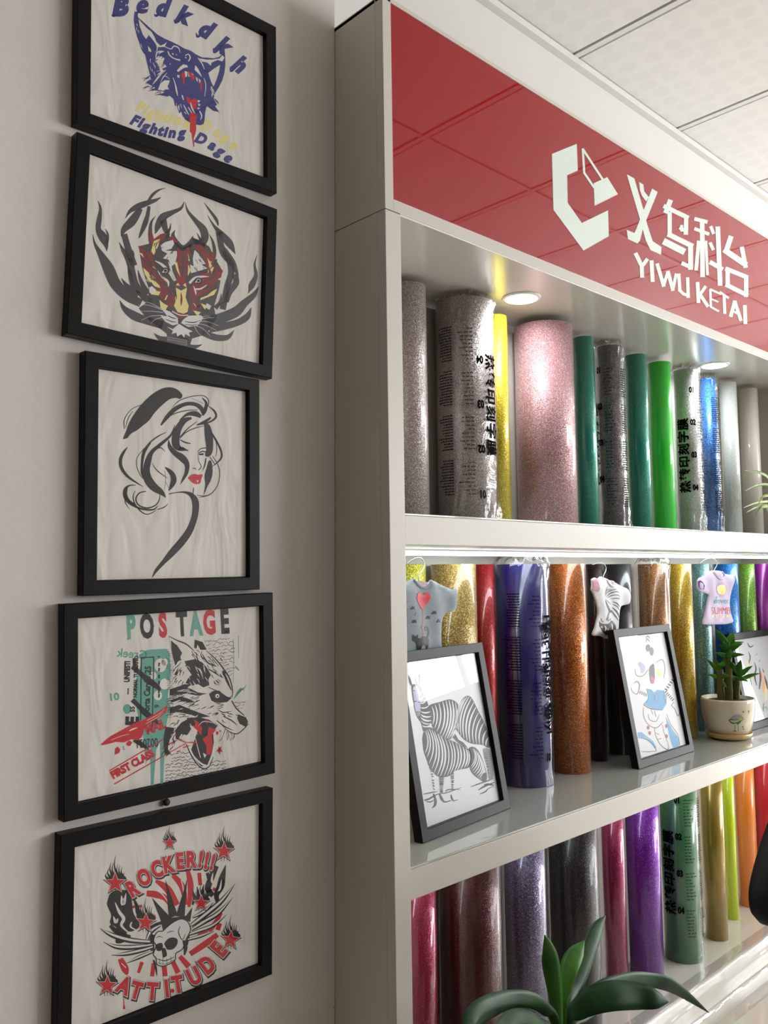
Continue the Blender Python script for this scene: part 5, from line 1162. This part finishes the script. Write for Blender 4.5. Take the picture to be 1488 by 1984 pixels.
def build_clivia():
    o = Vector((0.30, -0.105, Z4+0.0005))
    t = empty('strap_leaf_plant', o, label='dark green strap-leaf plant in the foreground before the bottom shelf', cat='plant')
    clay = mat('brown_glazed_pot', srgb(96, 62, 44), 0.25, noise=0.12, coat=0.5)
    lathe('plant_pot', [(0.0, 0.0), (0.07, 0.0), (0.078, 0.02), (0.098, 0.26), (0.104, 0.275), (0.104, 0.29), (0.094, 0.29), (0.09, 0.26), (0.0, 0.258)], clay, t, 40)
    lathe('soil', [(0.0, 0.272), (0.05, 0.271), (0.091, 0.264), (0.091, 0.259)], M['soil'], t, 30)
    K = 1/3.0
    L = [('leaf_mid', [(0.300,-0.102,0.56),(0.297,-0.10,0.66),(0.292,-0.10,0.715),(0.268,-0.11,0.774),(0.247,-0.12,0.811),(0.225,-0.13,0.84)], [50,64,88,104,62,2]),
         ('leaf_mid', [(0.305,-0.102,0.56),(0.312,-0.10,0.669),(0.333,-0.09,0.698),(0.365,-0.08,0.729),(0.402,-0.07,0.741),(0.445,-0.06,0.745)], [40,50,76,112,96,4]),
         ('leaf_dark', [(0.31,-0.1,0.56),(0.337,-0.09,0.663),(0.405,-0.07,0.686),(0.476,-0.05,0.716),(0.538,-0.03,0.733),(0.584,-0.02,0.743)], [40,44,92,96,84,2]),
         ('leaf_dark', [(0.305,-0.105,0.56),(0.317,-0.10,0.653),(0.344,-0.11,0.67),(0.367,-0.13,0.686),(0.401,-0.15,0.69),(0.452,-0.17,0.679),(0.476,-0.19,0.672),(0.504,-0.20,0.66)], [44,56,112,150,166,150,110,3]),
         ('leaf_dark', [(0.31,-0.1,0.57),(0.352,-0.09,0.651),(0.395,-0.09,0.663),(0.468,-0.09,0.663),(0.558,-0.09,0.646),(0.633,-0.09,0.621),(0.688,-0.10,0.597),(0.762,-0.10,0.549),(0.836,-0.11,0.493)], [40,56,80,92,92,92,96,62,3]),
         ('leaf_dark', [(0.295,-0.105,0.56),(0.276,-0.11,0.669),(0.224,-0.13,0.718),(0.157,-0.15,0.763),(0.081,-0.17,0.797),(0.006,-0.19,0.819),(-0.039,-0.20,0.825),(-0.069,-0.21,0.818)], [40,50,72,82,88,104,94,50]),
         ('leaf_dark', [(0.295,-0.105,0.55),(0.263,-0.11,0.657),(0.173,-0.15,0.722),(0.084,-0.19,0.777),(0.014,-0.22,0.809),(-0.049,-0.25,0.828)], [40,56,72,80,72,40]),
         ('leaf_dark', [(0.31,-0.1,0.55),(0.336,-0.10,0.637),(0.408,-0.08,0.625),(0.472,-0.06,0.608),(0.516,-0.05,0.594)], [30,40,52,50,10])]
    for i, (mt, p, w) in enumerate(L):
        blade('leaf', p, [x*0.3226/1097 for x in w], M[mt], t, tilt=(0.3 if i % 2 else -0.3), origin=o)
build_clivia()

def build_bamboo():
    o = Vector((1.4690, 0.1141, Z2+0.0005))
    t = empty('potted_lucky_bamboo', o, label='small potted bamboo in a cream pot with a lotus painting', cat='plant')
    cream = mat('cream_crackle_glaze', srgb(226, 214, 186), 0.12, noise=0.05, nscale=12, coat=0.8, coat_rough=0.04)
    tan = mat('tan_saucer_glaze', srgb(206, 172, 110), 0.3, noise=0.12, nscale=20, coat=0.4)
    lathe('saucer', [(0.0, 0.0), (0.046, 0.0), (0.06, 0.006), (0.0665, 0.019), (0.064, 0.0195), (0.056, 0.009), (0.0, 0.007)], tan, t, 48)
    prof = [(0.0, 0.009), (0.044, 0.009), (0.054, 0.016), (0.064, 0.036), (0.0715, 0.062), (0.0745, 0.09), (0.0755, 0.112), (0.074, 0.1165), (0.0715, 0.1165), (0.071, 0.10), (0.0, 0.098)]
    pot = lathe('plant_pot', prof, cream, t, 56)
    lathe('soil', [(0.0, 0.1115), (0.03, 0.1105), (0.055, 0.108), (0.0705, 0.104), (0.0705, 0.099)], M['soil'], t, 32)
    # lotus painting on the pot: flat glaze decals wrapped on its side
    face = math.atan2(CAM_POS.y-o.y, CAM_POS.x-o.x)
    def rad(z):
        for (r0, z0), (r1, z1) in zip(prof[1:8], prof[2:8]):
            if z0 <= z <= z1: return r0+(r1-r0)*(z-z0)/max(1e-6, z1-z0)
        return 0.0755
    def wrap(name, mt, polys, lift=0.0006):
        F = Flat()
        for p in polys: F.poly(p)
        vv = []
        for s, z, _ in F.v:
            r_ = rad(z)+lift; a = face+s/0.0745; vv.append((r_*math.cos(a), r_*math.sin(a), z))
        mesh_obj(name, vv, F.f, mt, pot)
    petals = []
    for k in range(9):
        a = math.radians(10+k*20); c = (0.026, 0.062)
        tip = (c[0]+0.021*math.cos(a), c[1]+0.019*math.sin(a)); q = 0.0055
        petals.append([c, (c[0]+0.012*math.cos(a)-q*math.sin(a), c[1]+0.011*math.sin(a)+q*math.cos(a)), tip, (c[0]+0.012*math.cos(a)+q*math.sin(a), c[1]+0.011*math.sin(a)-q*math.cos(a))])
    wrap('lotus_flower', mat('grey_lotus_glaze', srgb(172, 166, 164), 0.2, noise=0.1, coat=0.6), petals)
    wrap('lotus_leaf', mat('green_lotus_glaze', srgb(56, 124, 70), 0.2, noise=0.15, coat=0.6), [[(0.0, 0.062), (0.006, 0.067), (0.018, 0.064), (0.03, 0.066), (0.038, 0.062), (0.033, 0.053), (0.026, 0.049), (0.022, 0.054), (0.014, 0.051), (0.006, 0.054)],
        [(0.018, 0.05), (0.0195, 0.05), (0.0198, 0.03), (0.0182, 0.03)], [(0.0285, 0.05), (0.0298, 0.05), (0.0315, 0.03), (0.0298, 0.03)], [(0.012, 0.03), (0.022, 0.032), (0.026, 0.030), (0.02, 0.028)]], 0.0009)
    wrap('lotus_heart', mat('lime_lotus_glaze', srgb(176, 196, 90), 0.2, noise=0.1, coat=0.6), [[(0.028, 0.066), (0.034, 0.07), (0.041, 0.068), (0.040, 0.063), (0.033, 0.061)]], 0.0011)
    wrap('red_fish', mat('red_fish_glaze', srgb(196, 70, 56), 0.2, noise=0.1, coat=0.6), [[(0.040, 0.084), (0.043, 0.089), (0.046, 0.086), (0.043, 0.083)], [(0.041, 0.042), (0.046, 0.045), (0.048, 0.043), (0.043, 0.040)]], 0.0009)
    wrap('painted_script', mat('dark_script_glaze', srgb(60, 52, 60), 0.3, noise=0.1), [[(0.060, 0.088), (0.0625, 0.090), (0.0635, 0.084), (0.061, 0.083)], [(0.060, 0.081), (0.063, 0.0815), (0.062, 0.078)], [(0.053, 0.056), (0.054, 0.056), (0.0535, 0.050)], [(0.045, 0.037), (0.051, 0.037), (0.050, 0.035), (0.046, 0.035)]], 0.0009)
    rr = random.Random(5)
    view = Vector((o.x-CAM_POS.x, o.y-CAM_POS.y, 0)).normalized(); right = Vector((view.y, -view.x, 0))
    def stem(dx, dy, h, r_, leanx):
        b = right*dx+view*dy; pts = []; rad_ = []
        for i in range(13):
            s = i/12; p = b+right*leanx*s+Vector((0, 0, 0.104+h*s)); pts.append(p); rad_.append(r_*(1.0+(0.10 if i % 3 == 0 else 0.0)-0.12*s))
        tube('stem', pts, rad_, M['stem'], t, 14)
        return pts[-1]
    def leaf(base, dirx, dirz, L, w, dz=0.0, mt='leaf_bamboo'):
        b = base; d = (right*dirx+Vector((0, 0, dirz))-view*dz).normalized()
        L, w = L*1.15, w*1.0
        pts = [o+b, o+b+d*L*0.35, o+b+d*L*0.7-Vector((0, 0, L*0.03)), o+b+d*L-Vector((0, 0, L*0.10))]
        blade('leaf', pts, [w*0.45, w, w*0.62, 0.0006], M[mt], t, tilt=rr.uniform(-0.5, 0.5), origin=o, sub=4)
    a = stem(-0.017, 0.0, 0.092, 0.0105, -0.001); m_ = stem(0.006, -0.004, 0.128, 0.0100, 0.002); c = stem(0.024, 0.004, 0.070, 0.0090, 0.006); d_ = stem(0.0, 0.02, 0.080, 0.008, -0.004)
    Z = lambda p, z: p+Vector((0, 0, z))
    sh = tube('shoot', [m_, Z(m_, 0.02)+right*0.002, Z(m_, 0.045)+right*0.004], [0.006, 0.005, 0.003], M['leaf_bamboo'], t, 10)
    for b, dx, dz_, L, w, f in ((Z(m_, 0.030), -0.55, 1.0, 0.060, 0.019, 0.2), (Z(m_, 0.03), 0.35, 1.0, 0.046, 0.026, -0.2), (Z(m_, 0.02), 0.85, 0.6, 0.045, 0.016, 0.4), (Z(m_, 0.035), 1.0, 0.35, 0.040, 0.010, 0.0), (Z(m_, 0.01), -0.3, 1.0, 0.045, 0.015, 0.5), (Z(m_, 0.005), 0.9, 0.2, 0.040, 0.013, 0.3), (Z(m_, 0.0), -1.0, 0.5, 0.036, 0.014, 0.3), (Z(m_, -0.02), -0.8, 0.1, 0.034, 0.013, 0.5),
                               (Z(a, -0.01), -0.75, 1.0, 0.050, 0.013, 0.2), (Z(a, -0.005), -0.2, 1.0, 0.036, 0.013, 0.3), (Z(a, 0.0), 0.5, 1.0, 0.050, 0.014, 0.2), (Z(a, -0.025), -0.9, 0.4, 0.034, 0.012, 0.4), (Z(a, -0.02), 0.8, 0.2, 0.030, 0.014, 0.6), (Z(a, -0.03), 0.5, -0.5, 0.026, 0.012, 0.5),
                               (Z(c, 0.0), 0.9, 0.9, 0.052, 0.015, 0.2), (Z(c, 0.005), 0.2, 1.0, 0.050, 0.020, 0.3), (Z(c, -0.01), 1.0, 0.5, 0.060, 0.012, 0.0), (Z(c, 0.01), -0.4, 1.0, 0.044, 0.016, 0.4), (Z(c, -0.005), -0.9, 0.3, 0.030, 0.015, 0.5), (Z(c, 0.0), 0.6, -0.1, 0.032, 0.012, 0.5),
                               (Z(m_, -0.03), 0.3, 0.6, 0.034, 0.020, 0.8), (Z(m_, -0.01), 0.1, 0.9, 0.044, 0.022, 0.6), (Z(m_, 0.015), -0.6, 0.6, 0.034, 0.014, 0.3)):
        leaf(b, dx, dz_, L, w, f)
build_bamboo()

def build_spider():
    o = Vector((1.846, 0.075, Z1+0.0005))
    t = empty('spider_plant', o, label='spider plant with thin arching leaves at the right end of the top shelf', cat='plant')
    lathe('plant_pot', [(0.0, 0.0), (0.036, 0.0), (0.048, 0.085), (0.051, 0.09), (0.051, 0.098), (0.046, 0.098), (0.043, 0.085), (0.0, 0.084)], M['ring'], t, 36)
    lathe('soil', [(0.0, 0.092), (0.043, 0.088), (0.043, 0.085)], M['soil'], t, 24)
    base = (1.846, 0.075, 1.648)
    P3 = [[(1.794,0.07,1.702),(1.697,0.06,1.739),(1.596,0.05,1.748),(1.481,0.04,1.743)], [(1.83,0.07,1.70),(1.695,0.06,1.715),(1.581,0.05,1.705),(1.477,0.04,1.681)], [(1.82,0.07,1.682),(1.724,0.06,1.684),(1.627,0.05,1.674),(1.571,0.04,1.649)],
          [(1.82,0.07,1.676),(1.689,0.06,1.663),(1.575,0.05,1.652),(1.46,0.04,1.631)], [(1.82,0.07,1.668),(1.70,0.06,1.652),(1.614,0.05,1.644),(1.552,0.04,1.612)], [(1.82,0.07,1.672),(1.687,0.06,1.648),(1.574,0.05,1.638),(1.482,0.04,1.619)],
          [(1.82,0.06,1.72),(1.74,0.03,1.745),(1.68,0.0,1.72),(1.64,-0.02,1.67)], [(1.86,0.05,1.74),(1.88,0.0,1.78),(1.90,-0.05,1.75),(1.92,-0.09,1.68)], [(1.88,0.07,1.72),(1.93,0.06,1.74),(1.97,0.05,1.70),(1.985,0.04,1.66)]]
    for i, p in enumerate(P3):
        blade('leaf', [base]+p, [0.004, 0.0095, 0.0085, 0.0065, 0.0006], M['leaf_spider'], t, tilt=0.5 if i % 2 else -0.4, origin=o)
build_spider()

# ------------------------------------------------------------------ black chair at the right edge
def build_chair():
    blk = mat('black_chair_fabric', srgb(14, 14, 15), 0.8, noise=0.15, nscale=200, sheen=0.1)
    plast = mat('black_chair_plastic', srgb(18, 18, 19), 0.4, noise=0.1)
    o = Vector((0.582, -0.52, 0.0))
    t = empty('office_chair', o, label='black office chair whose rounded backrest corner juts in at the right', cat='chair')
    # backrest: rounded, narrower at the top, slightly curved
    half = P('-0.118,1.055 -0.19,1.012 -0.244,0.972 -0.258,0.947 -0.244,0.918 -0.19,0.896 -0.10,0.887')
    out = half + [(0.0, 0.884)] + [(-x, z) for x, z in reversed(half)] + P('0.085,1.10 0.06,1.15 0.035,1.175 0.0,1.182 -0.035,1.175 -0.06,1.15 -0.085,1.10')
    q = catmull(out+out[:1], 4)[:-1]; n = len(q); v, f = [], []
    for dy, ins in ((0.0, 0.97), (-0.012, 1.0), (0.02, 1.0), (0.032, 0.97)):
        for x, z in q:
            cz = 1.08; v.append((x*ins, 0.07+dy+0.25*x*x*-1, cz+(z-cz)*ins))
    for r_ in range(3):
        for i in range(n): f.append((r_*n+i, r_*n+(i+1) % n, (r_+1)*n+(i+1) % n, (r_+1)*n+i))
    tri = tessellate_polygon([[Vector((x, z, 0)) for x, z in q]])
    f += [tuple(i for i in tr) for tr in tri] + [tuple(3*n+i for i in reversed(tr)) for tr in tri]
    mesh_obj('backrest', v, f, blk, t, True)
    box('backrest_bar', -0.03, 0.075, 0.50, 0.03, 0.095, 0.98, plast, t, 0.006)
    box('seat', -0.23, -0.40, 0.43, 0.23, 0.05, 0.50, blk, t, 0.03)
    lathe('gas_post', [(0.0, 0.09), (0.03, 0.09), (0.03, 0.25), (0.018, 0.25), (0.018, 0.43), (0.0, 0.43)], plast, t, 24, loc=(0, -0.17, 0))
    for k in range(5):
        a = 2*PI*k/5+0.3; d = Vector((math.cos(a), math.sin(a), 0)); c = Vector((0, -0.17, 0))
        lg = tube('base_leg', [c+Vector((0, 0, 0.11)), c+d*0.15+Vector((0, 0, 0.095)), c+d*0.28+Vector((0, 0, 0.07))], [0.024, 0.02, 0.014], plast, t, 10)
        tube('caster_wheel', [c+d*0.28+Vector((-d.y, d.x, 0))*0.018+Vector((0, 0, 0.0265)), c+d*0.28-Vector((-d.y, d.x, 0))*0.018+Vector((0, 0, 0.0265))], 0.026, plast, lg, 16)
build_chair()

# ------------------------------------------------------------------ clear protective film along the plinth edge, nail above the lowest frame
def build_film():
    v, f = [], []; nx, ny = 150, 10
    sec = [(0.120, Z3+0.0012), (0.104, Z3+0.0016), (0.092, Z3+0.0022), (0.084, Z3+0.0012), (0.079, Z3-0.006), (0.076, Z3-0.025), (0.074, Z3-0.045), (0.068, Z3-0.062), (0.052, Z4+0.0045), (0.030, Z4+0.003), (0.010, Z4+0.0022)]
    for i in range(nx+1):
        x = 0.045+(1.95-0.045)*i/nx
        for k, (y, z) in enumerate(sec):
            s = math.sin(x*31+k*1.3)*0.5+math.sin(x*73+k*2.1)*0.35+math.sin(x*13)*0.5
            lift = 0.0025*(0.5+0.5*s) if 2 <= k <= 9 else 0.0008*(0.5+0.5*s)
            v.append((x, y-lift*(1.0 if 3 <= k <= 7 else 0.2), z+lift))
    m_ = len(sec)
    for i in range(nx):
        for k in range(m_-1): f.append((i*m_+k, (i+1)*m_+k, (i+1)*m_+k+1, i*m_+k+1))
    o = mesh_obj('protective_film', v, f, clear_film('glossy_protective_film', wrinkle=0.15, wscale=9, extra=0.12, haze=0.06, rough=0.03), None, True)
    tag(o, 'glossy clear protective film draped along the bottom shelf edge', 'plastic film')
build_film()
nl = lathe('wall_nail', [(0.0, 0.0), (0.0035, 0.0), (0.0035, 0.006), (0.0055, 0.007), (0.005, 0.009), (0.0, 0.0095)], mat('rusty_nail', srgb(70, 58, 50), 0.6, metal=0.5, noise=0.2), None, 16)
nl.location = (-0.333, wall_y(1.128)+0.003, 1.1155); nl.rotation_euler = (PI/2, 0, 0)
tag(nl, 'small dark nail head in the wall above the winged skull frame', 'nail')
